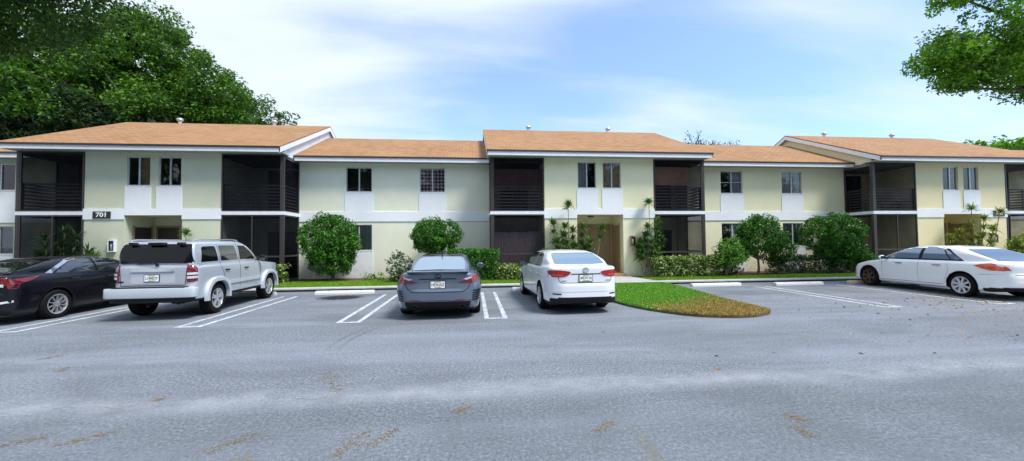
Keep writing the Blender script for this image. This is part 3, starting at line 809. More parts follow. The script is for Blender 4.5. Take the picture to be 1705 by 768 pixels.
XA, XB_, XC = -17.1, .77, 18.72
wing(-25.5, XA, M['stucco_left_shade'], [(-23.2, -22.1), (-19.75, -18.65)], 2)
block(XA, M['stucco_left_shade'], M['gable_white'], M['gable_white'], 0)
wing(XA+9.55, XB_, M['stucco_green'], [(-5.59, -4.46), (-2.37, -1.24)], 0)
block(XB_, M['stucco_mid'], M['gable_white'], M['gable_white'], 1)
wing(XB_+9.55, XC, M['stucco_mid'], [(12.08, 13.22), (15.31, 16.41)], 1)
block(XC, M['stucco_cream'], M['stucco_cream'], M['stucco_cream'], 2)
wing(XC+9.55, 36.5, M['stucco_cream'], [(30.3, 31.4), (33.5, 34.6)], 2)

# fittings on the facade
def sign(x, z, mat, label, sz):
    r = thing('number_sign', label, 'sign', (x, YF-.05, z)); b = MB()
    b.box(x-.31, x+.31, YF-.052, YF-.031, z-.135, z+.135); b.build('sign_board', mat, r)
    text_mesh('numerals', '701', .235, M['letter'], r, Matrix.Translation((0, -.004, 0)) @ Matrix.Rotation(PI/2, 4, 'X'), .008, .003, 1.15)
sign(-14.15, 2.81, M['sign_black'], 'black building number plaque reading 701 on the white band above the black sedan', .2)
sign(25.45, 2.83, M['sign_brown'], 'brown building number plaque reading 701 on the white band at the far right', .2)
def cabinet(x, z, mat, label):
    r = thing('wall_cabinet', label, 'cabinet', (x, YF-.05, z-.22)); b = MB()
    for a in ((x-.12, x-.09, z-.23, z+.23), (x+.09, x+.12, z-.23, z+.23), (x-.09, x+.09, z-.23, z-.19), (x-.09, x+.09, z+.19, z+.23)):
        b.box(a[0], a[1], YF-.11, YF-.002, a[2], a[3])
    b.build('case', mat, r)
    b = MB(); b.box(x-.09, x+.09, YF-.09, YF-.08, z-.19, z+.19); b.build('pane', M['window_glass'], r)
    b = MB(); b.box(x-.09, x+.09, YF-.03, YF-.004, z-.19, z+.19); b.build('back_panel', M['blind_white'] if mat is not M['door'] else M['door_dark'], r)
    b = MB(); b.lathe([(.0, -.15), (.045, -.14), (.045, .08), (.02, .11), (.02, .14), (0, .15)], (x, YF-.055, z-.01), 'z', 12); b.build('extinguisher', M['rim_silver'], r, smooth=True)
cabinet(-13.76, 1.62, M['trim_white'], 'white framed extinguisher cabinet on the left wall beside the silver car roof')
cabinet(6.95, 1.64, M['door'], 'small brown wall cabinet beside the tall dracaena right of the open entry')
cabinet(25.15, 1.6, M['stop_yellow'], 'pale yellow extinguisher cabinet on the cream wall below the right 701 plaque')
r = thing('ceiling_lamp', 'dark round porch lamp under the ceiling of the central entry', 'lamp', (5.35, 17.2, 2.8))
b = MB(); b.lathe([(0, 0), (.13, 0), (.13, -.05), (.10, -.06)], (5.35, 17.2, 2.795), 'z', 18); b.build('lamp_base', M['bronze'], r)
b = MB(); b.lathe([(.10, -.06), (.11, -.1), (.06, -.15), (0, -.16)], (5.35, 17.2, 2.795), 'z', 18); b.build('lamp_shade', M['clear_lens'], r, smooth=True)

# blinds and fence inside the porches
def hung(name, x0, x1, y, z0, z1, mat, label, cat, n=0):
    r = thing(name, label, cat, ((x0+x1)/2, y, z0)); b = MB()
    n = n or 1
    for i in range(n):
        a = z0+(z1-z0)*i/n; c = z0+(z1-z0)*(i+1)/n
        b.box(x0, x1, y-.008, y+.008, a+.003, c-.003)
    b.build('cloth', mat, r); b = MB(); b.tube([(x0, y, z1+.03), (x1, y, z1+.03)], .035, 8); b.build('roller', mat, r)
    b = MB(); b.box(x0-.01, x1+.01, y-.015, y+.015, z0-.03, z0); b.build('bottom_bar', mat, r)
hung('bamboo_blind', .95, 3.0, YF+.35, 3.9, 4.75, M['brown_blind'], 'dark brown bamboo blind behind the screen of the upper porch over the wooden fence', 'blind', 22)
hung('roller_blind', 8.05, 9.75, YF+.25, 4.15, 4.90, M['tan_blind'], 'tan roller blind hanging in the upper porch right of the central windows', 'blind')
r = thing('wooden_fence', 'weathered grey stockade fence standing inside the lower porch of the centre block', 'fence', (1.9, YF+.3, .14))
xx = .95; i = 0
while xx < 3.0:
    h = 2.10+random.uniform(-.02, .02); b = MB()
    b.prism([(xx, YF+.3, .14), (xx+.085, YF+.3, .14), (xx+.085, YF+.3, h-.04), (xx+.0425, YF+.3, h), (xx, YF+.3, h-.04)], (0, .02, 0)); b.build('picket', M['fence_wood'], r); xx += .095
for z in (.7, 1.8): b = MB(); b.box(.95, 3.0, YF+.325, YF+.36, z-.04, z+.04); b.build('fence_rail', M['fence_wood'], r)
# clutter on the far right balcony
r = thing('patio_chair', 'green plastic chair on the upper balcony at the right', 'chair', (20.0, 17.1, 2.95)); cx, cy, cz = 20.0, 17.1, 2.95
for dx in (-.22, .22):
    for dy in (-.22, .22): b = MB(); b.tube([(cx+dx*1.1, cy+dy*1.1, cz), (cx+dx, cy+dy, cz+.42)], [.018, .022], 8); b.build('leg', M['green_plastic'], r)
b = MB(); b.box(cx-.25, cx+.25, cy-.25, cy+.25, cz+.42, cz+.45); b.build('seat', M['green_plastic'], r, bevel=.01)
b = MB()
for i in range(5): b.box(cx-.25+.11*i, cx-.19+.11*i, cy+.23, cy+.255, cz+.46, cz+.86)
b.box(cx-.26, cx+.26, cy+.225, cy+.26, cz+.86, cz+.92); b.build('backrest', M['green_plastic'], r)
for s_ in (-1, 1): b = MB(); b.tube([(cx+s_*.26, cy-.2, cz+.44), (cx+s_*.28, cy-.2, cz+.66), (cx+s_*.27, cy+.22, cz+.68)], .018, 8); b.build('armrest', M['green_plastic'], r)
r = thing('patio_table', 'small round dark table beside the green chair on the right balcony', 'table', (20.65, 17.0, 2.95)); cx, cy = 20.65, 17.0
b = MB(); b.lathe([(0, .55), (.3, .55), (.3, .58), (0, .58)], (cx, cy, 2.95), 'z', 20); b.build('table_top', M['plastic_black'], r)
for k in range(3):
    t = k*2*PI/3; b = MB(); b.tube([(cx+.25*math.cos(t), cy+.25*math.sin(t), 2.95), (cx+.05*math.cos(t), cy+.05*math.sin(t), 3.5)], .014, 6); b.build('leg', M['plastic_black'], r)
# ------------------------------------------------------------------ cars: bodies meshed from blended outlines
def sd_poly(X, Y, poly):
    P = np.array(poly, float); n = len(P)
    d = np.full(X.shape, 1e9); s = np.ones(X.shape)
    for i in range(n):
        a = P[i]; b = P[i-1]; e = b-a; wx = X-a[0]; wy = Y-a[1]
        t = np.clip((wx*e[0]+wy*e[1])/(e@e+1e-12), 0, 1)
        bx = wx-e[0]*t; by = wy-e[1]*t; d = np.minimum(d, bx*bx+by*by)
        c1 = Y >= a[1]; c2 = Y < b[1]; c3 = e[0]*wy > e[1]*wx
        s = np.where((c1 & c2 & c3) | (~c1 & ~c2 & ~c3), -s, s)
    return s*np.sqrt(d)
def smax(a, b, k):
    h = np.maximum(k-np.abs(a-b), 0)/k; return np.maximum(a, b)+h*h*k*.25
def smin(a, b, k): return -smax(-a, -b, k)
def surface_nets(F, o, h):
    """F sampled on a grid with origin o and step h -> vertices, quads"""
    nx, ny, nz = F.shape; neg = F < 0
    cnt = np.zeros((nx-1, ny-1, nz-1)); acc = np.zeros((nx-1, ny-1, nz-1, 3))
    C = [(i, j, k) for i in (0, 1) for j in (0, 1) for k in (0, 1)]
    def sub(A, c): return A[c[0]:nx-1+c[0], c[1]:ny-1+c[1], c[2]:nz-1+c[2]]
    for a in C:
        for ax in range(3):
            if a[ax]: continue
            b = list(a); b[ax] = 1
            fa, fb = sub(F, a), sub(F, b); m = (fa < 0) != (fb < 0)
            t = np.where(m, fa/np.where(m, fa-fb, 1), 0)
            cnt += m
            for q in range(3): acc[..., q] += np.where(m, a[q]+(t if q == ax else 0), 0)
    act = cnt > 0; idx = -np.ones(act.shape, int); idx[act] = np.arange(act.sum())
    I = np.argwhere(act); V = (I+acc[act]/cnt[act][:, None])*h+np.array(o)
    Q = []
    for ax in range(3):
        u, v = (ax+1) % 3, (ax+2) % 3
        sl0 = [slice(None)]*3; sl1 = [slice(None)]*3
        sl0[ax] = slice(0, -1); sl1[ax] = slice(1, None)
        m = neg[tuple(sl0)] != neg[tuple(sl1)]; E = np.argwhere(m)
        ok = (E[:, u] > 0) & (E[:, v] > 0) & (E[:, u] < F.shape[u]-1) & (E[:, v] < F.shape[v]-1); E = E[ok]
        flip = neg[tuple(sl0)][tuple(E.T)]
        def cell(du, dv):
            e = E.copy(); e[:, u] += du; e[:, v] += dv; return idx[tuple(e.T)]
        q = np.stack([cell(-1, -1), cell(0, -1), cell(0, 0), cell(-1, 0)], 1)
        q[~flip] = q[~flip][:, ::-1]; Q.append(q)
    return V, np.concatenate(Q)

class Car:
    def __init__(s, name, label, cat, X, Y, rot, sp):
        s.root = thing(name, label, cat, (X, Y, 0), rot); s.sp = sp
        global ORG
        ORG = Vector((0, 0, 0))
        h = .022; Lr, Lf, W, H = sp['ext']
        o = (-W-.06, Lr-.06, .06); nx = int((2*W+.12)/h)+2; ny = int((Lf-Lr+.12)/h)+2; nz = int((H+.02)/h)+2
        x = o[0]+np.arange(nx)*h; y = o[1]+np.arange(ny)*h; z = o[2]+np.arange(nz)*h
        ax = np.abs(x)
        def hull(side, plan, front, k1, k2):
            A = sd_poly(*np.meshgrid(y, z, indexing='ij'), side)
            Pm = [(-px, py) for px, py in plan[::-1]] + plan
            Fm = [(-px, pz) for px, pz in front[::-1]] + front
            Bp = sd_poly(*np.meshgrid(x, y, indexing='ij'), Pm); Cf = sd_poly(*np.meshgrid(x, z, indexing='ij'), Fm)
            return smax(smax(A[None], Cf[:, None, :], k1), Bp[:, :, None], k2)
        sm = lambda P: smooth_poly(P, 5)
        low = hull(sp['side'], sm(sp['plan']), sp['front'], sp.get('k1', .08), sp.get('k2', .10))
        cab = hull(sp['cside'], sm(sp['cplan']), sp['cfront'], sp.get('ck1', .10), sp.get('ck2', .08))
        F = smin(low, cab, sp.get('kb', .06))
        for dy in sp.get('extra', []): F = dy(F, x[:, None, None], y[None, :, None], z[None, None, :])
        R = sp['well']
        for yw in (0, sp['wb']):
            d = np.sqrt((y[None, :, None]-yw)**2+(z[None, None, :]-sp['r'])**2)-R
            w = np.maximum(d, (W-.30)-ax[:, None, None]); F = smax(F, -w, .02)
        V, Q = surface_nets(F, o, h)
        c = V[Q].mean(1); yw = np.where(np.abs(c[:, 1]) < sp['wb']/2, 0, sp['wb'])
        d = np.sqrt((c[:, 1]-yw)**2+(c[:, 2]-sp['r'])**2)
        dark = (d < R+.006) & (c[:, 2] < sp['r']+R+.02)
        dark |= c[:, 2] < sp['zdark']
        if 'darkf' in sp: dark |= sp['darkf'](c)
        s.body = npmesh('body', V, Q, [sp['paint'], M['plastic_black']], s.root, dark.astype(int), True, True)
        s.bvh = BVHTree.FromPolygons([tuple(v) for v in V], [tuple(q) for q in Q])
        s.off = .006
    AX = {'R': (Vector((3, 0, 0)), Vector((-1, 0, 0)), (1, 2)), 'L': (Vector((-3, 0, 0)), Vector((1, 0, 0)), (1, 2)),
          'B': (Vector((0, -5, 0)), Vector((0, 1, 0)), (0, 2)), 'F': (Vector((0, 8, 0)), Vector((0, -1, 0)), (0, 2)),
          'T': (Vector((0, 0, 4)), Vector((0, 0, -1)), (0, 1))}
    def hit(s, ax, u, v, off):
        o, d, (i, j) = s.AX[ax]; p = o.copy(); p[i] = u; p[j] = v
        loc, n, _, _ = s.bvh.ray_cast(p, d)
        if loc is None:
            loc, n, _, _ = s.bvh.find_nearest(p+d*3.0 if ax in 'RLT' else p+d*(5-1 if ax == 'B' else 4.5)); q = p.copy()
            return None
        return loc - d*off
    def patch(s, name, ax, poly, mat, off=None, step=.05, parent=None, curve=0, th=0):
        off = s.off if off is None else off
        if curve: poly = smooth_poly(poly, curve, True)
        P = []; n = len(poly)
        for i in range(n):
            a = Vector(poly[i]); b = Vector(poly[(i+1) % n]); k = max(1, int((b-a).length/step))
            P += [a+(b-a)*t/k for t in range(k)]
        m = len(P); us = [p.x for p in P]; vs = [p.y for p in P]
        inn = []
        gx = np.arange(min(us)+step/2, max(us), step); gy = np.arange(min(vs)+step/2, max(vs), step)
        if len(gx) and len(gy):
            GX, GY = np.meshgrid(gx, gy); GX, GY = GX.ravel(), GY.ravel()
            sd = sd_poly(GX, GY, [(p.x, p.y) for p in P]); ok = sd < -step*.4
            inn = [Vector((a, b)) for a, b in zip(GX[ok], GY[ok])]
        vo, _, fo, *_ = delaunay_2d_cdt(P+inn, [(i, (i+1) % m) for i in range(m)], [], 1, 1e-5)
        H = [s.hit(ax, v.x, v.y, off) for v in vo]
        mb = MB(); F = [f for f in fo if all(H[i] is not None for i in f)]
        mb.v = [tuple(q) if q is not None else (0, 0, 0) for q in H]; used = sorted({i for f in F for i in f}); rm = {a: b for b, a in enumerate(used)}
        mb.v = [mb.v[i] for i in used]; mb.f = [[rm[i] for i in f] for f in F]; mb.mi = [0]*len(F)
        if not mb.f: print('EMPTY PATCH', s.root.name, name, ax); return None
        d = s.AX[ax][1]; 
        me = bpy.data.meshes.new(name); me.from_pydata(mb.v, [], mb.f); me.materials.append(mat)
        # orient outwards
        bm = bmesh.new(); bm.from_mesh(me); bm.normal_update()
        fl = [f for f in bm.faces if f.normal.dot(d) > 0]; bmesh.ops.reverse_faces(bm, faces=fl)
        if th:
            r_ = bmesh.ops.extrude_face_region(bm, geom=bm.faces[:]); vv = [e for e in r_['geom'] if isinstance(e, bmesh.types.BMVert)]
            bmesh.ops.translate(bm, verts=vv, vec=-d*th); bmesh.ops.recalc_face_normals(bm, faces=bm.faces)
        bm.to_mesh(me); bm.free()
        me.polygons.foreach_set('use_smooth', [True]*len(me.polygons))
        if th:
            try: me.set_sharp_from_angle(angle=math.radians(40))
            except Exception: pass
        o = bpy.data.objects.new(name, me); link(o, parent or s.body); return o
    def both(s, name, poly, mat, **k):
        s.patch(name, 'R', poly, mat, **k); s.patch(name, 'L', poly, mat, **k)
    def mirror(s, name, ax, poly, mat, **k):
        s.patch(name, ax, poly, mat, **k); s.patch(name, ax, [(-a, b) for a, b in poly], mat, **k)
    def seam(s, ax, line, mat=None, w=.011, name='seam', off=.003, parent=None, closed=False):
        P = []
        L = line+[line[0]] if closed else line
        for a, b in zip(L, L[1:]):
            a, b = Vector(a), Vector(b); k = max(1, int((b-a).length/.05)); P += [a+(b-a)*t/k for t in range(k)]
        P.append(Vector(L[-1])); mb = MB(); pts = []
        for i, p in enumerate(P):
            d = (P[min(i+1, len(P)-1)]-P[max(0, i-1)]).normalized(); n = Vector((-d.y, d.x))*w/2
            pts.append((s.hit(ax, *(p+n), off), s.hit(ax, *(p-n), off)))
        for (a, b), (c, d) in zip(pts, pts[1:]):
            if None in (a, b, c, d): continue
            mb.add([a, b, d, c], [(0, 1, 2, 3)])
        if mb.f: mb.build(name, mat or M['plastic_black'], parent or s.body, local=True)
    def wheels(s, tw, rim, rr, style='spoke', front_rim=None):
        r, wb, tr = s.sp['r'], s.sp['wb'], s.sp['track']
        for sx in (1, -1):
            for yw in (0, wb):
                c = (0, yw, r); x1 = tr*sx
                t = MB(); g_ = .012
                t.lathe([(rr, 0), (rr+.01, .0), (r-.03, .004), (r-.008, -.02), (r, -.05), (r-.004, -.055), (r, -.06), (r, -tw/2), (r-.004, -tw/2-.005), (r, -tw/2-.01), (r, -tw+.05), (r-.01, -tw+.015), (r-.05, -tw), (rr, -tw)], (x1, yw, r), 'x', 40, sx)
                w = t.build('wheel', M['tyre'], s.root, smooth=True, local=True)
                m = MB(); rm = rim if (yw == 0 or front_rim is None) else front_rim
                # barrel
                m.lathe([(rr, .004), (rr-.018, .006), (rr-.03, -.02), (rr-.05, -.10), (rr-.05, -tw+.01)], (x1, yw, r), 'x', 36, sx)
                m.build('rim_barrel', rm, w, smooth=True, local=True)
                b = MB(); b.lathe([(0, -.10), (rr-.05, -.10)], (x1, yw, r), 'x', 24, sx); b.build('brake_disc', M['plastic_black'], w, local=True)
                q = MB(); q.lathe([(0, .0), (.03, .0), (.06, -.012), (.07, -.05)], (x1, yw, r), 'x', 18, sx)
                ns, ww, fork = {'spoke': (5, .05, 1), 'multi': (10, .024, 0), 'slim': (5, .03, 1), 'cap': (8, .055, 0), 'steel': (6, .07, 0)}[style if not (style == 'cap' and yw > 0) else 'steel']
                for k in range(ns):
                    th = 2*PI*k/ns+.3
                    for f in ((-.16, .16) if fork else (0,)):
                        e = [(.045, th+f*.8), (rr-.02, th+f)]
                        pts = []
                        for (q_, t_), wd in zip(e, (ww*.8, ww*(.75 if fork else 1))):
                            cy, cz = q_*math.cos(t_), q_*math.sin(t_); nx_, nz_ = -math.sin(t_)*wd/2, math.cos(t_)*wd/2
                            pts.append(((cy+nx_, cz+nz_), (cy-nx_, cz-nz_)))
                        (a, b_), (d, e_) = pts
                        P = [a, b_, e_, d]; xo = [-.004, -.004, .002, .002]
                        q.prism([(x1+sx*xo[i], yw+P[i][0], r+P[i][1]) for i in range(4)], (-sx*.035, 0, 0))
                q.build('rim', rm, w, local=True)
    def mirrors(s, y, z, x, mat, sz=1):
        for sx in (1, -1):
            b = MB(); n = 10
            prof = [(0, .0), (.05, .01), (.09, .04), (.10, .08), (.07, .11)]
            vs = []
            cx = x*sx
            for i in range(9):
                ph = PI*i/8
                for j in range(12):
                    th = 2*PI*j/12
                    vs.append((cx+sx*(.10+.11*sz*math.cos(th)*math.sin(ph)**.6), y+.055*math.cos(ph), z+.075*sz*math.sin(th)*math.sin(ph)**.6))
            b.add(vs, [(i*12+j, i*12+(j+1) % 12, (i+1)*12+(j+1) % 12, (i+1)*12+j) for i in range(8) for j in range(12)])
            mo = b.build('mirror', mat, s.root, smooth=True, local=True)
            b = MB(); b.box(min(cx, cx-sx*.14)-.0, max(cx, cx-sx*.14)+.02, y-.02, y+.02, z-.06, z-.03); b.build('mirror_arm', M['plastic_black'], mo, local=True)
            b = MB(); b.add([(cx+sx*.02, y-.058, z-.05*sz), (cx+sx*.19, y-.058, z-.05*sz), (cx+sx*.19, y-.058, z+.05*sz), (cx+sx*.02, y-.058, z+.05*sz)], [(0,1,2,3)]); b.build('mirror_glass', M['car_glass'], mo, local=True)
    def plate(s, xc, zc, text, ink, tail=''):
        p = s.hit('B', xc, zc, 0); y = p.y-.012
        r = MB(); r.box(xc-.16, xc+.16, y-.004, y+.03, zc-.082, zc+.082); fr = r.build('licence_plate', M['plastic_black'], s.body, local=True)
        r = MB(); r.box(xc-.148, xc+.148, y-.008, y-.0045, zc-.07, zc+.07); r.build('plate_face', M['plate_white'], fr, local=True)
        o = text_mesh('plate_number', text, .085, ink, fr, Matrix.Translation((xc, y-.0095, zc)) @ Matrix.Rotation(PI/2, 4, 'X'), .001, .0005, .85)
        b = MB(); b.lathe([(0, 0), (.022, .0)], (0, 0, 0), 'z', 14); b.v = [(xc+p_[0], y-.0088, zc+p_[1]) for p_ in b.v]; b.build('orange_mark', M['orange'], fr, local=True)
        for a in (-.056, .056):
            b = MB(); b.box(xc-.07, xc+.07, y-.0095, y-.0082, zc+a-.006, zc+a+.006); b.build('plate_caption', M['plate_green'], fr, local=True)
        return fr
    def handle(s, y, z, mat, w=.2):
        for ax in 'RL': s.patch('door_handle', ax, [(y-w/2, z-.014), (y+w/2, z-.014), (y+w/2, z+.016), (y-w/2, z+.016)], mat, off=.03, step=.06, th=-.028)
    def bar_emblem(s, kind, xc, zc, R, mat, parent=None):
        p = s.hit('B', xc, zc, .008); b = MB()
        def tb(P, r): b.tube([(xc+u, p.y, zc+v) for u, v in P], r, 6)
        tb([(R*math.cos(t*PI/12), R*(1 if kind != 'oval' else .68)*math.sin(t*PI/12)) for t in range(25)], .006)
        if kind == 'ring': 
            tb([(-R*.55, R*.75), (-R*.22, -.0*R), (0, R*.5), (R*.22, 0), (R*.55, R*.75)], .005); tb([(-R*.9, R*.2), (-R*.4, -R*.85), (0, -R*.12), (R*.4, -R*.85), (R*.9, R*.2)], .005)
        else: tb([(R*.1, R*.6), (-R*.35, -R*.25), (R*.7, -R*.25)], .006)
        b.build('emblem', mat, parent or s.body, local=True)

SED_PLAN = lambda r, f, w: [(0, r), (.42, r+.02), (.66, r+.09), (.80, r+.24), (w-.02, r+.55), (w, 0), (w, 1.2), (w, 2.5), (w-.03, f-.62), (w-.14, f-.30), (.50, f-.09), (0, f)]

# --- white sedan, seen from behind
def white_sedan():
    r, f, w = -1.08, 3.52, .868
    sp = dict(ext=(r, f, w, 1.50), wb=2.65, r=.325, well=.375, track=.848, zdark=.30, paint=M['paint_white'],
        side=[(-1.00,.26),(-1.075,.38),(-1.08,.66),(-1.04,.72),(-1.045,.80),(-1.06,1.05),(-1.04,1.095),(-.62,1.10),(.6,1.02),(2.0,.985),(2.35,.95),(3.0,.83),(3.38,.70),(3.5,.55),(3.52,.30),(3.38,.19),(-.7,.19)],
        plan=[(0, r), (.42, r+.02), (.62, r+.09), (.76, r+.22), (w-.05, r+.5), (w-.01, r+.95), (w, 1.2), (w, 2.5), (w-.03, f-.62), (w-.14, f-.30), (.50, f-.09), (0, f)], front=[(0,.15),(.78,.18),(.845,.28),(.872,.45),(.885,.62),(.878,.84),(.85,.99),(.79,1.08),(0,1.11)],
        cside=[(-.95,.8),(-.64,1.10),(-.35,1.22),(0,1.34),(.35,1.415),(.8,1.452),(1.2,1.445),(1.45,1.40),(1.75,1.26),(2.2,.98),(2.3,.8)],
        cplan=[(0,-.72),(.45,-.69),(.66,-.60),(.74,-.2),(.80,.5),(.81,1.2),(.76,1.9),(.6,2.2),(0,2.35)],
        cfront=[(0,.7),(.86,.8),(.80,.99),(.70,1.22),(.60,1.37),(.47,1.43),(0,1.455)], k1=.06, k2=.08, ck1=.09, ck2=.06,
        darkf=lambda c: (c[:, 1] < -.80) & (c[:, 2] < .40-.15*np.clip(np.abs(c[:, 0])-.55,0,1)) & (np.abs(c[:, 0]) < .80))
    c = Car('small_sedan', 'white sedan with green-lettered plate, parked nose-in beside the grass island', 'car', 2.47, 9.55, math.radians(2.2), sp)
    G = M['car_glass']
    c.patch('rear_window', 'T', [(-.55,-.60),(0,-.655),(.55,-.60),(.60,-.5),(.53,0.02),(.3,.06),(0,.07),(-.3,.06),(-.53,.02),(-.60,-.5)], M['car_glass_sky'], curve=2)
    c.both('side_window', [(.05,1.04),(.86,1.03),(.86,1.37),(.6,1.38),(.25,1.29)], G); c.both('side_window', [(.92,1.03),(1.95,1.02),(1.6,1.25),(1.4,1.355),(.92,1.37)], G)
    c.patch('windscreen', 'T', [(-.68,2.1),(-.6,1.5),(0,1.42),(.6,1.5),(.68,2.1),(0,2.22)], G, curve=2)
    for sx in (1, -1):
        P = [(.34,.955),(.46,.99),(.66,1.005),(.85,.99),(.86,.86),(.80,.845),(.50,.86),(.40,.90)]
        L = c.patch('tail_light', 'B', [(a*sx, b) for a, b in P], M['red_lens'], curve=2, off=.012)
        c.patch('tail_light_strip', 'B', [(a*sx, b) for a, b in [(.52,.885),(.74,.88),(.74,.905),(.52,.91)]], M['orange_lens'], off=.016, parent=L)
        s_ = c.patch('tail_light_wrap', 'R' if sx > 0 else 'L', [(-1.04,.86),(-.80,.90),(-.70,.97),(-.80,.995),(-1.04,.99)], M['red_lens'], off=.008)
    c.seam('B', [(-.62,.85),(-.60,.76),(-.54,.72),(.54,.72),(.60,.76),(.62,.85)], w=.012)
    c.patch('trunk_shadow_line', 'B', [(-.34,.905),(.34,.905),(.34,.925),(-.34,.925)], M['plastic_black'], off=.004)
    c.seam('B', [(-.86,.52),(.86,.52)], w=.01, mat=M['paint_bumper'])
    c.mirror('reflector', 'B', [(.56,.455),(.78,.46),(.78,.49),(.56,.485)], M['plastic_black'])
    c.plate(0, .825, 'IMD Y18', M['plate_green'])
    c.bar_emblem('ring', 0, 1.005, .062, M['chrome'])
    c.seam('T', [(-.60,-.68),(0,-.73),(.60,-.68)], w=.012)
    for lx in ((-.56, .755), (.47, .76)): c.patch('badge', 'B', [(lx[0],lx[1]),(lx[0]+.11,lx[1]),(lx[0]+.11,lx[1]+.022),(lx[0],lx[1]+.022)], M['chrome'], step=.03)
    for y in (.05, .90, 1.88): c.seam('R', [(y,.98),(y-.01,.33)]); c.seam('L', [(y,.98),(y-.01,.33)])
    c.handle(.25, .86, M['paint_white']); c.handle(1.12, .85, M['paint_white'])
    c.wheels(.21, M['rim_silver'], .215, 'multi'); c.mirrors(1.78, 1.02, .86, M['plastic_black'])
    b = MB(); b.tube([(-.45,-.90,.29),(-.45,-1.0,.28)], .028, 10); b.build('exhaust_pipe', M['rim_dark'], c.root, local=True)
    c.mirror('headlight', 'F', [(.50,.62),(.84,.66),(.84,.76),(.52,.72)], M['clear_lens'])
white_sedan()

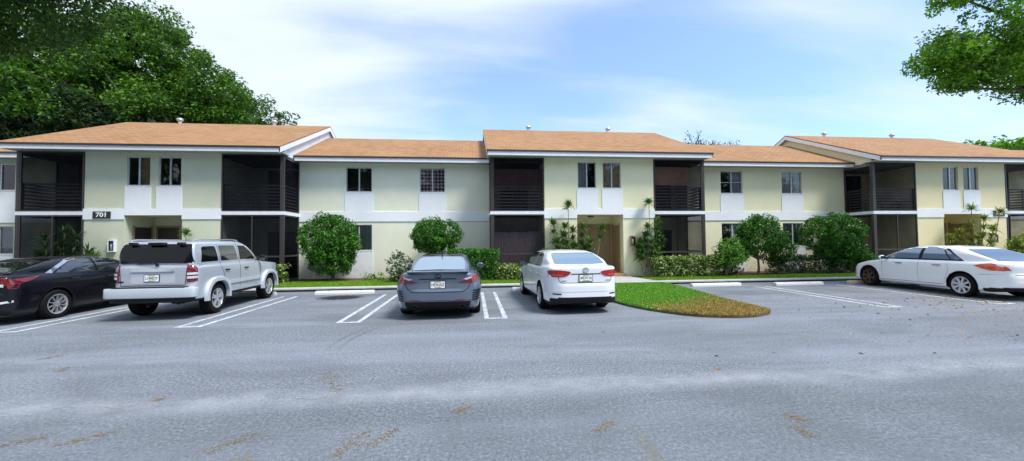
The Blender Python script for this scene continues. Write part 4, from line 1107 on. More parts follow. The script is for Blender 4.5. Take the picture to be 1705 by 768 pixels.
# --- grey coupe
def grey_coupe():
    r, f, w = -1.02, 3.66, .92
    def flank(F, x, y, z):   # haunches over the rear wheels
        d = np.sqrt(((np.abs(x)-.80)/.13)**2+((y+.05)/.75)**2+((z-.66)/.24)**2)-1
        F = smin(F, d*.13, .10)
        sp_ = np.maximum(np.maximum(np.abs(z-1.03)-.014, np.abs(y+.93)-.10), np.abs(x)-.66+.0)
        return smin(F, sp_, .03)
    sp = dict(ext=(r, f, w+.02, 1.44), wb=2.73, r=.345, well=.385, track=.90, zdark=.25, paint=M['paint_grey'], extra=[flank],
        side=[(-.94,.30),(-1.0,.42),(-1.02,.60),(-.97,.68),(-.96,.82),(-.99,.99),(-.97,1.02),(-.5,1.03),(.5,.99),(2.0,.97),(2.5,.90),(3.2,.78),(3.55,.62),(3.66,.45),(3.6,.22),(3.4,.17),(-.7,.17)],
        plan=SED_PLAN(r, f, w), front=[(0,.14),(.82,.16),(.90,.28),(.92,.45),(.915,.66),(.875,.82),(.81,.95),(.72,1.02),(0,1.045)],
        cside=[(-.85,.75),(-.62,1.03),(-.3,1.13),(.05,1.24),(.4,1.34),(.85,1.39),(1.2,1.38),(1.5,1.31),(1.9,1.12),(2.25,.95),(2.3,.75)],
        cplan=[(0,-.72),(.42,-.69),(.60,-.56),(.69,-.1),(.75,.6),(.76,1.3),(.72,1.9),(.55,2.2),(0,2.35)],
        cfront=[(0,.7),(.84,.8),(.76,.96),(.67,1.16),(.58,1.30),(.45,1.365),(0,1.395)], k1=.08, k2=.10, ck1=.09, ck2=.07,
        darkf=lambda c: (c[:, 1] < -.80) & (c[:, 2] < .40) & (np.abs(c[:, 0]) < .70-(.40-c[:, 2])*.3))
    c = Car('coupe', 'matte grey-blue two-door coupe with rear lip spoiler, parked left of the white sedan', 'car', -.74, 9.3, 0, sp); G = M['car_glass']
    c.patch('rear_window', 'T', [(-.52,-.60),(0,-.655),(.52,-.60),(.57,-.5),(.50,.15),(.28,.20),(0,.21),(-.28,.20),(-.50,.15),(-.57,-.5)], M['car_glass_sky'], curve=2)
    c.patch('roof_glass', 'T', [(-.46,.36),(0,.38),(.46,.36),(.5,1.2),(0,1.25),(-.5,1.2)], M['car_glass_black'], curve=2)
    c.both('side_window', [(.15,1.0),(.6,1.0),(.62,1.29),(.42,1.24)], G); c.both('side_window', [(.67,1.0),(1.95,.99),(1.6,1.19),(1.35,1.29),(1.0,1.32),(.67,1.30)], G)
    c.patch('windscreen', 'T', [(-.66,2.1),(-.56,1.5),(0,1.42),(.56,1.5),(.66,2.1),(0,2.22)], G, curve=2)
    c.patch('spoiler', 'B', [(-.62,1.02),(0,1.03),(.62,1.02),(.60,1.045),(0,1.055),(-.60,1.045)], M['paint_black'], off=.02, th=-.03)
    for sx in (1, -1):
        L = c.patch('tail_light', 'B', [(a*sx, b) for a, b in [(.40,.80),(.50,.82),(.74,.915),(.89,.965),(.885,.84),(.80,.79),(.60,.785)]], M['dark_red_lens'], curve=1, off=.012)
        c.patch('tail_light_stripe', 'B', [(a*sx, b) for a, b in [(.52,.87),(.57,.885),(.72,.915),(.70,.885),(.60,.85)]], M['clear_lens'], off=.016, parent=L)
        c.patch('tail_light_wrap', 'R' if sx > 0 else 'L', [(-.98,.80),(-.80,.82),(-.62,.93),(-.80,.945),(-.98,.93)], M['red_lens'], off=.008)
        for k in range(5):
            z = .40+.05*k; c.patch('bumper_vent', 'R' if sx > 0 else 'L', [(-.90,z),(-.62-.02*k,z+.012),(-.62-.02*k,z+.036),(-.90,z+.03)], M['plastic_black'], off=.012)
        c.patch('reflector', 'B', [(a*sx, b) for a, b in [(.36,.405),(.56,.415),(.56,.44),(.38,.435)]], M['dark_red_lens'])
    c.patch('boot_shadow_line', 'B', [(-.40,.865),(.40,.865),(.38,.885),(-.38,.885)], M['plastic_black'], off=.004)
    c.seam('B', [(-.70,.80),(-.62,.66),(-.52,.60),(.52,.60),(.62,.66),(.70,.80)], w=.014)
    c.plate(0, .755, 'HEX JAZ', M['plate_ink'])
    p = c.hit('B', 0, .93, .01); c.bar_emblem('oval', 0, .93, .065, M['plastic_black'])
    c.seam('B', [(-.70,.42),(.70,.42)], w=.010, mat=M['dark_red_lens'])
    for sx in (-1, 1):
        b = MB(); b.lathe([(.045, -.0), (.05, -.0), (.05, .1), (.04, .1), (.04, .01)], (0, 0, 0), 'z', 18); b.v = [(sx*.50+p_[0]*1.1, -.95+p_[2], .30+p_[1]*.7) for p_ in b.v]; b.build('exhaust_pipe', M['rim_dark'], c.root, smooth=True, local=True)
    b = MB(); b.prism([(-.006,.16,1.30),(-.006,.27,1.43),(-.006,.36,1.425),(-.006,.40,1.33)], (.012, 0, 0)); b.build('antenna_fin', M['plastic_black'], c.root, local=True, bevel=.004)
    c.seam('R', [(.62,.96),(.60,.30)]); c.seam('L', [(.62,.96),(.60,.30)]); c.seam('R', [(1.95,.96),(1.92,.30)]); c.seam('L', [(1.95,.96),(1.92,.30)])
    c.handle(.85, .84, M['paint_grey']); c.wheels(.255, M['rim_dark'], .235, 'multi'); c.mirrors(1.75, 1.0, .85, M['paint_grey'])
    c.mirror('headlight', 'F', [(.50,.60),(.84,.66),(.84,.74),(.52,.70)], M['clear_lens'])
grey_coupe()

# --- white sedan seen from its left side
def side_sedan():
    r, f, w = -1.07, 3.78, .895
    sp = dict(ext=(r, f, w, 1.50), wb=2.85, r=.33, well=.385, track=.868, zdark=.20, paint=M['paint_white_two'],
        side=[(-.92,.28),(-1.02,.34),(-1.06,.46),(-1.06,.62),(-1.0,.72),(-1.02,.88),(-.98,1.0),(-.5,1.015),(.4,1.0),(1.6,.965),(2.3,.955),(2.9,.87),(3.3,.76),(3.6,.63),(3.75,.48),(3.78,.32),(3.6,.19),(3.0,.18),(-.6,.20),(-.75,.22)],
        plan=SED_PLAN(r, f, w), front=[(0,.15),(.80,.18),(.87,.26),(.893,.45),(.895,.62),(.885,.78),(.85,.92),(.78,1.0),(0,1.03)],
        cside=[(-.95,.8),(-.78,1.0),(-.4,1.13),(0,1.28),(.35,1.39),(.75,1.445),(1.1,1.45),(1.45,1.42),(1.8,1.31),(2.2,1.13),(2.62,.92),(2.7,.8)],
        cplan=[(0,-.86),(.45,-.82),(.64,-.68),(.72,-.2),(.79,.5),(.80,1.3),(.77,2.1),(.6,2.55),(0,2.7)],
        cfront=[(0,.7),(.85,.8),(.79,.96),(.70,1.2),(.61,1.35),(.48,1.42),(0,1.45)], k1=.07, k2=.09, ck1=.09, ck2=.06,
        darkf=lambda c: (c[:, 1] < -.50) & (c[:, 2] < .36+(-c[:, 1]-1.0)*.10) & (c[:, 2] < .40))
    ang = math.atan2(13.62-13.94, 12.49-9.58)
    # left wheel contact line measured; the root sits at the rear axle centre
    c = Car('large_sedan', 'white sedan with a rusty bare front wheel, parked at the far right', 'car', 13.62+.87*math.cos(ang), 9.62+.87*math.sin(ang), ang, sp); G = M['car_glass']
    c.patch('rear_window', 'T', [(-.56,-.70),(0,-.77),(.56,-.70),(.60,-.58),(.53,.08),(.28,.13),(0,.14),(-.28,.13),(-.53,.08),(-.60,-.58)], G, curve=2)
    c.both('window_trim', [(-.02,.995),(.6,.99),(2.42,.97),(2.0,1.19),(1.6,1.37),(1.2,1.415),(.8,1.41),(.45,1.33)], M['plastic_black'], off=.003)
    c.both('side_window', [(.34,1.03),(1.12,1.03),(1.12,1.39),(.85,1.385),(.62,1.33)], M['car_glass_sky']); c.both('side_window', [(1.22,1.03),(2.34,1.00),(1.98,1.17),(1.62,1.34),(1.22,1.39)], M['car_glass_sky'])
    c.both('quarter_window', [(.04,1.02),(.30,1.03),(.56,1.31),(.46,1.285)], M['car_glass_sky'])
    c.patch('windscreen', 'T', [(-.66,2.5),(-.58,1.8),(0,1.7),(.58,1.8),(.66,2.5),(0,2.6)], G, curve=2)
    for ax in 'RL':
        L = c.patch('tail_light', ax, [(-.30,.90),(-.48,.95),(-.66,.975),(-.76,.955),(-.93,.78),(-.70,.785),(-.48,.83)], M['orange_lens'], off=.012)
        c.patch('headlight', ax, [(3.28,.70),(3.45,.74),(3.60,.64),(3.5,.58)], M['clear_lens'], off=.008)
        c.seam(ax, [(1.17,.99),(1.16,.7),(1.14,.30)], w=.009, mat=M['rim_silver']); c.seam(ax, [(2.35,.95),(2.33,.6),(2.30,.32)], w=.009, mat=M['rim_silver'])
        c.seam(ax, [(.40,.98),(.30,.75),(.42,.42),(.42,.32)], w=.009, mat=M['rim_silver']); c.seam(ax, [(.45,.31),(2.40,.29)], w=.012)
        c.seam(ax, [(-1.0,.70),(-.42,.66)], w=.008, mat=M['rim_silver'])
        c.patch('rocker_panel', ax, [(.42,.205),(2.42,.205),(2.42,.27),(.42,.27)], M['paint_white_two'], off=.02, th=-.02)
    c.mirror('tail_light', 'B', [(.66,.79),(.86,.79),(.86,.90),(.74,.90)], M['orange_lens'], off=.010)
    c.seam('B', [(-.60,.68),(.60,.68)], w=.012)
    c.patch('licence_plate', 'B', [(-.15,.72),(.15,.72),(.15,.86),(-.15,.86)], M['plate_white'], off=.01)
    c.handle(.62, .86, M['rim_silver'], .22); c.handle(1.75, .86, M['rim_silver'], .22)
    c.wheels(.205, M['hubcap'], .235, 'cap', M['rim_rust']); c.mirrors(2.22, 1.02, .86, M['paint_white_two'])
    b = MB(); b.tube([(-.3,-.9,.30),(-.3,-1.0,.29)], .03, 10); b.build('exhaust_pipe', M['chrome'], c.root, local=True)
    c.mirror('fog_light', 'F', [(.55,.38),(.70,.38),(.70,.46),(.55,.46)], M['clear_lens'])
side_sedan()

# --- black fastback sedan on the left
def black_sedan():
    r, f, w = -1.03, 3.60, .90
    sp = dict(ext=(r, f, w, 1.46), wb=2.70, r=.325, well=.375, track=.87, zdark=.22, paint=M['paint_black'],
        side=[(-.95,.28),(-1.02,.42),(-1.03,.60),(-.97,.70),(-.96,.82),(-1.0,1.02),(-.96,1.05),(-.6,1.06),(.5,1.0),(2.0,.96),(2.5,.90),(3.1,.80),(3.45,.66),(3.58,.5),(3.6,.28),(3.4,.18),(-.7,.18)],
        plan=SED_PLAN(r, f, w), front=[(0,.14),(.80,.17),(.87,.28),(.895,.45),(.90,.66),(.88,.82),(.83,.93),(.76,1.03),(0,1.07)],
        cside=[(-.98,.8),(-.80,1.06),(-.4,1.17),(0,1.29),(.4,1.38),(.9,1.415),(1.3,1.40),(1.6,1.33),(2.0,1.15),(2.4,.95),(2.5,.8)],
        cplan=[(0,-.92),(.45,-.88),(.64,-.70),(.72,-.2),(.79,.6),(.80,1.3),(.76,2.0),(.6,2.4),(0,2.5)],
        cfront=[(0,.7),(.86,.8),(.79,.98),(.69,1.2),(.60,1.32),(.47,1.39),(0,1.415)], k1=.07, k2=.09, ck1=.09, ck2=.06,
        darkf=lambda c: (c[:, 1] < -.8) & (c[:, 2] < .36))
    c = Car('fastback_sedan', 'black fastback sedan with chrome window line at the left edge, beside the silver off-road car', 'car', -10.3, 9.9, 0, sp); G = M['car_glass_black']
    c.patch('rear_window', 'T', [(-.56,-.72),(0,-.78),(.56,-.72),(.60,-.6),(.53,.16),(.28,.22),(0,.23),(-.28,.22),(-.53,.16),(-.60,-.6)], G, curve=2)
    c.both('window_trim', [(-.16,1.035),(-.02,1.03),(.18,1.16),(.45,1.285),(.8,1.345),(1.2,1.345),(1.5,1.28),(1.92,1.09),(2.18,.97),(2.2,.99),(1.9,1.14),(1.5,1.325),(1.2,1.38),(.8,1.38),(.4,1.325),(.1,1.19)], M['chrome'], off=.006)
    c.both('side_window', [(.04,1.03),(1.0,1.02),(1.0,1.34),(.8,1.335),(.47,1.275),(.2,1.15)], M['car_glass']); c.both('side_window', [(1.06,1.02),(2.12,.99),(1.9,1.08),(1.5,1.27),(1.2,1.335),(1.06,1.34)], M['car_glass'])
    c.patch('windscreen', 'T', [(-.66,2.3),(-.58,1.7),(0,1.6),(.58,1.7),(.66,2.3),(0,2.4)], G, curve=2)
    for ax in 'RL':
        L = c.patch('tail_light', ax, [(-1.0,.82),(-.72,.86),(-.50,.92),(-.30,1.0),(-.60,.975),(-1.0,.95)], M['dark_red_lens'], off=.01)
        c.seam(ax, [(1.03,.99),(1.0,.30)], w=.008); c.seam(ax, [(0.1,.99),(.2,.7),(.36,.40)], w=.008); c.seam(ax, [(2.15,.95),(2.12,.30)], w=.008)
    c.mirror('tail_light', 'B', [(.40,.98),(.86,1.0),(.90,.90),(.86,.76),(.76,.76),(.74,.88),(.42,.94)], M['dark_red_lens'], off=.012)
    c.mirror('reverse_lamp', 'B', [(.44,.90),(.72,.86),(.72,.80),(.48,.84)], M['clear_lens'], off=.013)
    c.mirror('bumper_fin', 'B', [(.60,.44),(.80,.48),(.80,.52),(.62,.49)], M['clear_lens'])
    c.seam('B', [(-.72,.66),(.72,.66)], w=.012, mat=M['rim_dark'])
    c.plate(0, .80, 'GKR 45L', M['plate_ink'])
    c.handle(.4, .88, M['rim_dark']); c.handle(1.3, .87, M['rim_dark'])
    c.wheels(.215, M['rim_silver'], .225, 'multi'); c.mirrors(2.0, 1.0, .86, M['paint_black'])
black_sedan()

# --- silver off-road car
def silver_suv():
    r, f, w = -.86, 3.56, .90
    sp = dict(ext=(r-.02, f, w+.02, 1.80), wb=2.69, r=.365, well=.43, track=.885, zdark=.44, paint=M['paint_silver'],
        side=[(-.80,.42),(-.86,.50),(-.855,.80),(-.85,1.16),(.5,1.17),(2.2,1.16),(2.45,1.13),(3.3,1.05),(3.48,.95),(3.55,.75),(3.56,.45),(3.4,.38),(-.7,.38)],
        plan=[(0,r),(.55,r+.01),(.76,r+.05),(.86,r+.16),(.895,r+.4),(.90,0),(.90,1.2),(.90,2.4),(.88,3.0),(.80,3.35),(.5,3.53),(0,f)],
        front=[(0,.34),(.84,.36),(.885,.45),(.90,.62),(.90,1.0),(.88,1.14),(.84,1.18),(0,1.19)],
        cside=[(-.85,1.0),(-.83,1.2),(-.72,1.60),(-.64,1.70),(-.5,1.735),(.3,1.755),(1.0,1.745),(1.35,1.70),(1.6,1.59),(2.25,1.15),(2.3,1.0)],
        cplan=[(0,-.86),(.55,-.84),(.74,-.78),(.82,-.5),(.84,.5),(.84,1.3),(.80,2.0),(.7,2.25),(0,2.4)],
        cfront=[(0,.9),(.875,1.0),(.865,1.16),(.79,1.50),(.74,1.66),(.66,1.735),(0,1.765)], k1=.04, k2=.05, ck1=.04, ck2=.035, kb=.025)
    c = Car('off_road_car', 'silver four-wheel-drive wagon with roof rails and flared arches, parked beside the black sedan', 'car', -6.97, 10.03, math.radians(1.5), sp); G = M['car_glass_black']; c.root.scale = (.96, .93, 1)
    c.patch('rear_window', 'B', [(-.79,1.24),(.79,1.24),(.77,1.34),(.72,1.63),(.68,1.665),(-.68,1.665),(-.72,1.63),(-.77,1.34)], G, off=.008)
    c.seam('B', [(-.70,1.22),(-.66,.76),(.66,.76),(.70,1.22)], w=.014); c.seam('B', [(-.80,1.22),(.80,1.22)], w=.012)
    for sx in (1, -1):
        L = c.patch('tail_light', 'B', [(a*sx, b) for a, b in [(.70,.82),(.89,.82),(.885,1.20),(.70,1.20)]], M['dark_red_lens'], off=.02, th=-.02)
        for zz in (.90, .98): c.patch('reverse_lamp', 'B', [(a*sx, b) for a, b in [(.715,zz),(.865,zz),(.865,zz+.05),(.715,zz+.05)]], M['clear_lens'], off=.045, parent=L, th=-.006)
        c.patch('tail_light_side', 'R' if sx > 0 else 'L', [(-.82,.82),(-.72,.84),(-.72,1.18),(-.82,1.20)], M['dark_red_lens'], off=.01)
        ax = 'R' if sx > 0 else 'L'
        c.patch('side_window', ax, [(-.55,1.25),(.10,1.25),(.06,1.58),(.0,1.61),(-.42,1.60),(-.48,1.57)], G, off=.006)
        c.patch('side_window', ax, [(.22,1.25),(.98,1.25),(.94,1.59),(.88,1.62),(.24,1.62),(.20,1.58)], M['car_glass'], off=.006)
        c.patch('side_window', ax, [(1.08,1.25),(1.93,1.24),(1.62,1.48),(1.42,1.60),(1.10,1.62)], G, off=.006)
        for ln in ([(1.03,1.66),(1.03,.55)], [(.15,1.65),(.17,1.1),(.32,.84)], [(2.12,1.16),(2.10,.55)]): c.seam(ax, ln, w=.012)
        c.patch('side_moulding', ax, [(.50,.66),(2.14,.66),(2.14,.74),(.50,.74)], M['paint_bumper'], off=.03, th=-.028)
        c.patch('sill', ax, [(.46,.40),(2.2,.40),(2.2,.46),(.46,.46)], M['plastic_black'], off=.012)
        # flared arches
        for yw in (0, 2.69):
            b = MB(); n = 22; a0, a1 = -.02, PI+.02; vs = []
            for i in range(n+1):
                t = a0+(a1-a0)*i/n; sq = 1+.09*abs(math.sin(2*t))
                for rr_, xx in ((.405, .87), (.405, .955), (.43, .965), (.495, .95), (.51, .88)):
                    vs.append((sx*xx, yw+rr_*sq*math.cos(t), max(.365+rr_*sq*math.sin(t), .25)))
            fs = [(i*5+j, i*5+j+1, (i+1)*5+j+1, (i+1)*5+j) for i in range(n) for j in range(4)]
            fs += [(0,1,2,3,4), tuple(n*5+j for j in range(5))]
            b.add(vs, fs); b.build('wheel_arch', M['paint_bumper'], c.root, smooth=True, local=True)
        # roof rail
        b = MB(); z = 1.755; xr = .66*sx
        b.tube([(xr,-.62,1.70),(xr,-.54,z-.01),(xr,-.40,z+.005),(xr,1.0,z+.01),(xr,1.22,z-.005),(xr,1.34,1.68)], .016, 8); b.build('roof_rail', M['rim_silver'], c.root, smooth=True, local=True)
    # bumper
    b = MB(); pl = smooth_poly([(.80,-.78),(.93,-.80),(.945,-.90),(.88,-.98),(.6,-1.02),(0,-1.03),(-.6,-1.02),(-.88,-.98),(-.945,-.90),(-.93,-.80),(-.80,-.78)], 3)
    b.prism([(x, y, .50) for x, y in pl], (0, 0, .215)); bo = b.build('bumper', M['paint_bumper'], c.root, smooth=True, local=True, bevel=.025)
    b = MB(); b.box(-.74, .74, -1.0, -.85, .722, .735); b.build('bumper_tread', M['plastic_black'], bo, local=True)
    b = MB(); b.prism([(x*.90, y*.95, .40) for x, y in pl], (0, 0, .099)); b.build('bumper_valance', M['plastic_black'], bo, local=True)
    c.patch('handle_bar', 'B', [(-.44,1.06),(.44,1.06),(.44,1.12),(-.44,1.12)], M['chrome'], off=.03, th=-.028)
    c.patch('plate_recess', 'B', [(-.45,.80),(.45,.80),(.46,1.02),(-.46,1.02)], M['paint_bumper'], off=.004)
    c.plate(-.02, .92, 'L18 2D9', M['plate_ink'])
    c.patch('badge', 'B', [(-.72,.83),(-.60,.83),(-.60,.86),(-.72,.86)], M['plastic_black'], step=.03)
    p = c.hit('B', .05, 1.24, .03)
    b = MB(); b.tube([(.10, p.y-.02, 1.22), (.0, p.y-.02, 1.26), (-.33, p.y+.005, 1.25)], .014, 6); b.lathe([(0,-.03),(.035,-.03),(.035,.0),(0,.0)], (.08, p.y, 1.21), 'z', 10); b.build('wiper', M['plastic_black'], c.body, local=True)
    for x in (-.5, 0, .5):
        b = MB(); b.box(x-.06-(.1 if x == 0 else 0), x+.06+(.1 if x == 0 else 0), -.78, -.66, 1.64, 1.70); b.build('hinge', M['plastic_black'], c.body, local=True)
    c.handle(.40, 1.02, M['plastic_black'], .17); c.handle(1.32, 1.02, M['plastic_black'], .17)
    c.wheels(.235, M['rim_silver'], .235, 'spoke'); c.mirrors(2.02, 1.24, .90, M['plastic_black'], 1.25)
    b = MB(); b.box(-.55, .55, -.55, -.2, .34, .44); b.tube([(-.8, 0, .365), (.8, 0, .365)], .05, 10); b.lathe([(0,-.13),(.12,-.12),(.12,.12),(0,.13)], (0, 0, .365), 'x', 12); b.tube([(.45,-.2,.40),(.5,-.8,.36)], .035, 8); b.build('underbody', M['plastic_black'], c.root, local=True)
    c.mirror('headlight', 'F', [(.58,.78),(.82,.80),(.82,.96),(.58,.96)], M['clear_lens']); c.patch('grille', 'F', [(-.5,.74),(.5,.74),(.52,.96),(-.52,.96)], M['plastic_black'])
silver_suv()

# ------------------------------------------------------------------ plants
def leaves(name, C, Rr, n, size, mat, parent, asp=.5, shell=.5, outward=.6, sq=1.0):
    """C clump centres (k,3), Rr radii (k,), n leaves per clump; each leaf a small folded blade"""
    C = np.asarray(C, float); Rr = np.asarray(Rr, float); k = len(C)
    d = RNG.normal(size=(k*n, 3)); d /= np.linalg.norm(d, axis=1)[:, None]
    rad = (shell+(1-shell)*RNG.random(k*n)**.5)
    c = np.repeat(C, n, 0)+d*(np.repeat(Rr, n)*rad)[:, None]*np.array([1, 1, sq])
    nrm = d*outward+RNG.normal(size=(k*n, 3))*.55+np.array([0, 0, .35]); nrm /= np.linalg.norm(nrm, axis=1)[:, None]
    t = np.cross(nrm, RNG.normal(size=(k*n, 3))); t /= np.linalg.norm(t, axis=1)[:, None]
    b = np.cross(nrm, t); s = (size*RNG.uniform(.6, 1.35, k*n))[:, None]
    droop = np.array([0, 0, -.25])
    V = np.stack([c-t*s, c+b*s*asp-nrm*s*.12, c+t*s+droop*s, c-b*s*asp-nrm*s*.12], 1).reshape(-1, 3)
    return npmesh(name, V, np.arange(4*k*n).reshape(-1, 4), mat, parent)
def ell_clumps(c, r, n, jit=.12, shell=.62, low=-.75, cr=.3, bump=.14):
    """clump centres in and on a lumpy ellipsoid"""
    out = []; rr = []
    i = 0
    ph = RNG.uniform(0, 6, 6)
    while len(out) < n:
        i += 1; z = RNG.uniform(low, 1); a = RNG.uniform(0, 2*PI); q = math.sqrt(max(0, 1-z*z))
        f = shell+(1-shell)*RNG.random()**.5 if RNG.random() < .8 else RNG.uniform(.2, shell)
        lump = 1+bump*(math.sin(3*a+ph[0]+2*z)+math.sin(5*a+ph[1])*math.sin(4*z+ph[2]))
        f *= lump
        out.append((c[0]+r[0]*q*math.cos(a)*f, c[1]+r[1]*q*math.sin(a)*f, c[2]+r[2]*z*f)); rr.append(cr*RNG.uniform(.65, 1.3))
    return np.array(out), np.array(rr)
def limbs(base, fork, C, k, r0, r1, parent, mat=None, name='trunk', spread=.8, nb=10):
    m = MB(); b = Vector(base); f = Vector(fork)
    mid = (b+f)/2+Vector((random.uniform(-.04, .04), random.uniform(-.04, .04), 0))*(f-b).length
    m.tube([b-Vector((0,0,.1)), b+Vector((0,0,.02)), mid, f], [r0*1.45, r0*1.15, r0*.9, r0*.75], nb)
    idx = RNG.choice(len(C), min(k, len(C)), replace=False)
    for i in idx:
        t = Vector(C[i]); q = f+(t-f)*.5+Vector((random.uniform(-.1, .1), random.uniform(-.1, .1), .12))*(t-f).length
        m.tube([f-Vector((0,0,r0*.5)), f+(q-f)*.5, q, t], [r0*.5, r0*.38, r0*.25, r1], 6, False)
    return m.build(name, mat or M['bark'], parent, smooth=True)
def shrub(name, label, cat, x, y, blobs, dens, leaf, mat, cr=.2, trunk=(.04, 8, .35), group=None, asp=.5, shell=.5, zb=.09):
    r = thing(name, label, cat, (x, y, zb), 0, group); CC = []; RR = []
    for (cx, cy, cz, rx, ry, rz, n) in blobs:
        c, q = ell_clumps((cx, cy, cz), (rx, ry, rz), n, cr=cr, low=-.9, bump=.06, shell=.72); CC.append(c); RR.append(q)
    CC = np.concatenate(CC); RR = np.concatenate(RR); CC[:, 2] = np.maximum(CC[:, 2], zb+.08)
    leaves('foliage', CC, RR, dens, leaf, mat, r, asp, shell)
    t0, k, h = trunk; limbs((x, y, zb), (x, y, zb+h), CC, k, t0, .008, r, M['stem'] if t0 < .05 else M['bark'], 'stem' if t0 < .05 else 'trunk')
    return r

# trees
def big_tree(name, label, x, y, h0, blobs, dens, leaf, mat, cr, r0, k, cat='tree', asp=.5, low=-.8, shell=.62, bump=.14):
    r = thing(name, label, cat, (x, y, 0)); CC = []; RR = []
    for (c, rad, n) in blobs:
        a, q = ell_clumps(c, rad, n, cr=cr, low=low, shell=shell, bump=bump); CC.append(a); RR.append(q)
    CC = np.concatenate(CC); RR = np.concatenate(RR)
    leaves('crown', CC, RR, dens, leaf, mat, r, asp, .35, .5)
    limbs((x, y, 0), (x+.2, y, h0), CC, k, r0, .03, r, nb=14); return r
big_tree('shade_tree', 'huge dense green tree rising behind the left end of the building', -22, 33, 6,
    [((-27.3, 33, 12.9), (5.8, 5.5, 6.2), 500), ((-21.2, 33, 10.7), (4.5, 4.5, 4.7), 320), ((-17.6, 32, 8.2), (1.9, 2.5, 2.0), 60), ((-36, 33, 12.5), (7, 6, 6.5), 360), ((-25.6, 33, 18.2), (2.4, 2.2, 1.5), 50)], 190, .12, M['leaf_tree'], .80, .55, 34, bump=.2)
big_tree('crown_shade', 'near-black leaf mass added as the shaded underside of the tree behind the left roof', -30, 29.5, 4, [((-30, 29.5, 8.6), (9.5, 2.6, 3.4), 420), ((-22.5, 29.5, 8.0), (4.5, 2.2, 2.0), 110)], 90, .14, M['leaf_shade'], .8, .4, 20)  # extra near-black crown; leaf colour carries the shade under the big tree
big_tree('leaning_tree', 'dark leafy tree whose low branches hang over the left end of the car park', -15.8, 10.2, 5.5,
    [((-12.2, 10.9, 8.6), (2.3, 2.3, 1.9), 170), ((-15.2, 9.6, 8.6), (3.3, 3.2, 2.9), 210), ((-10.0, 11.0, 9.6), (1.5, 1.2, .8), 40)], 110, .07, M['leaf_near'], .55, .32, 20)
big_tree('overhanging_tree', 'bright green broadleaf tree reaching in over the right-hand cars', 20.6, 9.6, 5.0,
    [((18.0, 10.9, 8.3), (2.5, 2.0, .9), 120), ((20.5, 10.5, 8.3), (2.6, 2.4, 1.5), 120), ((15.6, 11.2, 7.55), (.9, .9, .35), 26), ((17.0, 11.1, 7.25), (1.3, 1.2, .5), 60), ((19.2, 10.6, 6.9), (1.5, 1.4, .5), 60), ((17.3, 11.0, 10.2), (1.5, 1.5, .5), 44), ((20.0, 10.3, 10.4), (3.2, 2.4, 1.5), 130), ((16.1, 11, 9.8), (.7, .7, .25), 14)],
    90, .062, M['leaf_right'], .34, .26, 26, low=-.9)
big_tree('spreading_tree', 'flat-topped bright tree showing beyond the right end of the roof', 42.5, 30, 6,
    [((46, 30, 9.1), (4.5, 4, .85), 120), ((42.6, 30, 8.4), (1.6, 2, .35), 26)], 60, .16, M['leaf_right'], .5, .3, 14)
# sparse far tree between centre and right roofs
r = thing('sparse_tree', 'thin bare-looking tree with few leaves behind the roof right of centre', 'tree', (21.3, 34, 0))
tw = MB(); C = []
random.seed(11)
def twig(p, d, L, rad, lvl):
    q = p+d*L; tw.tube([p, p+d*L*.5+Vector((random.uniform(-.1, .1), 0, 0))*L, q], [rad, rad*.8, rad*.6], 5, False)
    if lvl == 0: C.append(q); return
    for _ in range(3 if lvl > 1 else 4):
        e = (d+Vector((random.uniform(-.75, .75), random.uniform(-.6, .6), random.uniform(-.15, .6)))).normalized()
        twig(q, e, L*random.uniform(.55, .8), rad*.6, lvl-1)
for dx in (-.55, -.1, .35, .75): twig(Vector((21.3, 34, 6.0)), Vector((dx, 0, 1)).normalized(), 2.2, .10, 3)
tw.tube([(21.3, 34, -.1), (21.3, 34, 3), (21.3, 34, 6.2)], [.26, .2, .16], 10)
tw.build('trunk', M['bark'], r)
leaves('foliage', C, np.full(len(C), .3), 4, .085, M['leaf_dark'], r)
r = thing('slender_tree', 'wisp of a small leafy tree top beside the left gable behind the roof', 'tree', (-12.9, 27.6, 0))
C, Rr = ell_clumps((-12.6, 27.6, 9.7), (.9, .7, .85), 18, cr=.26); leaves('crown', C, Rr, 26, .10, M['leaf_tree'], r); limbs((-12.9, 27.6, 0), (-12.9, 27.6, 8.2), C, 8, .12, .02, r)

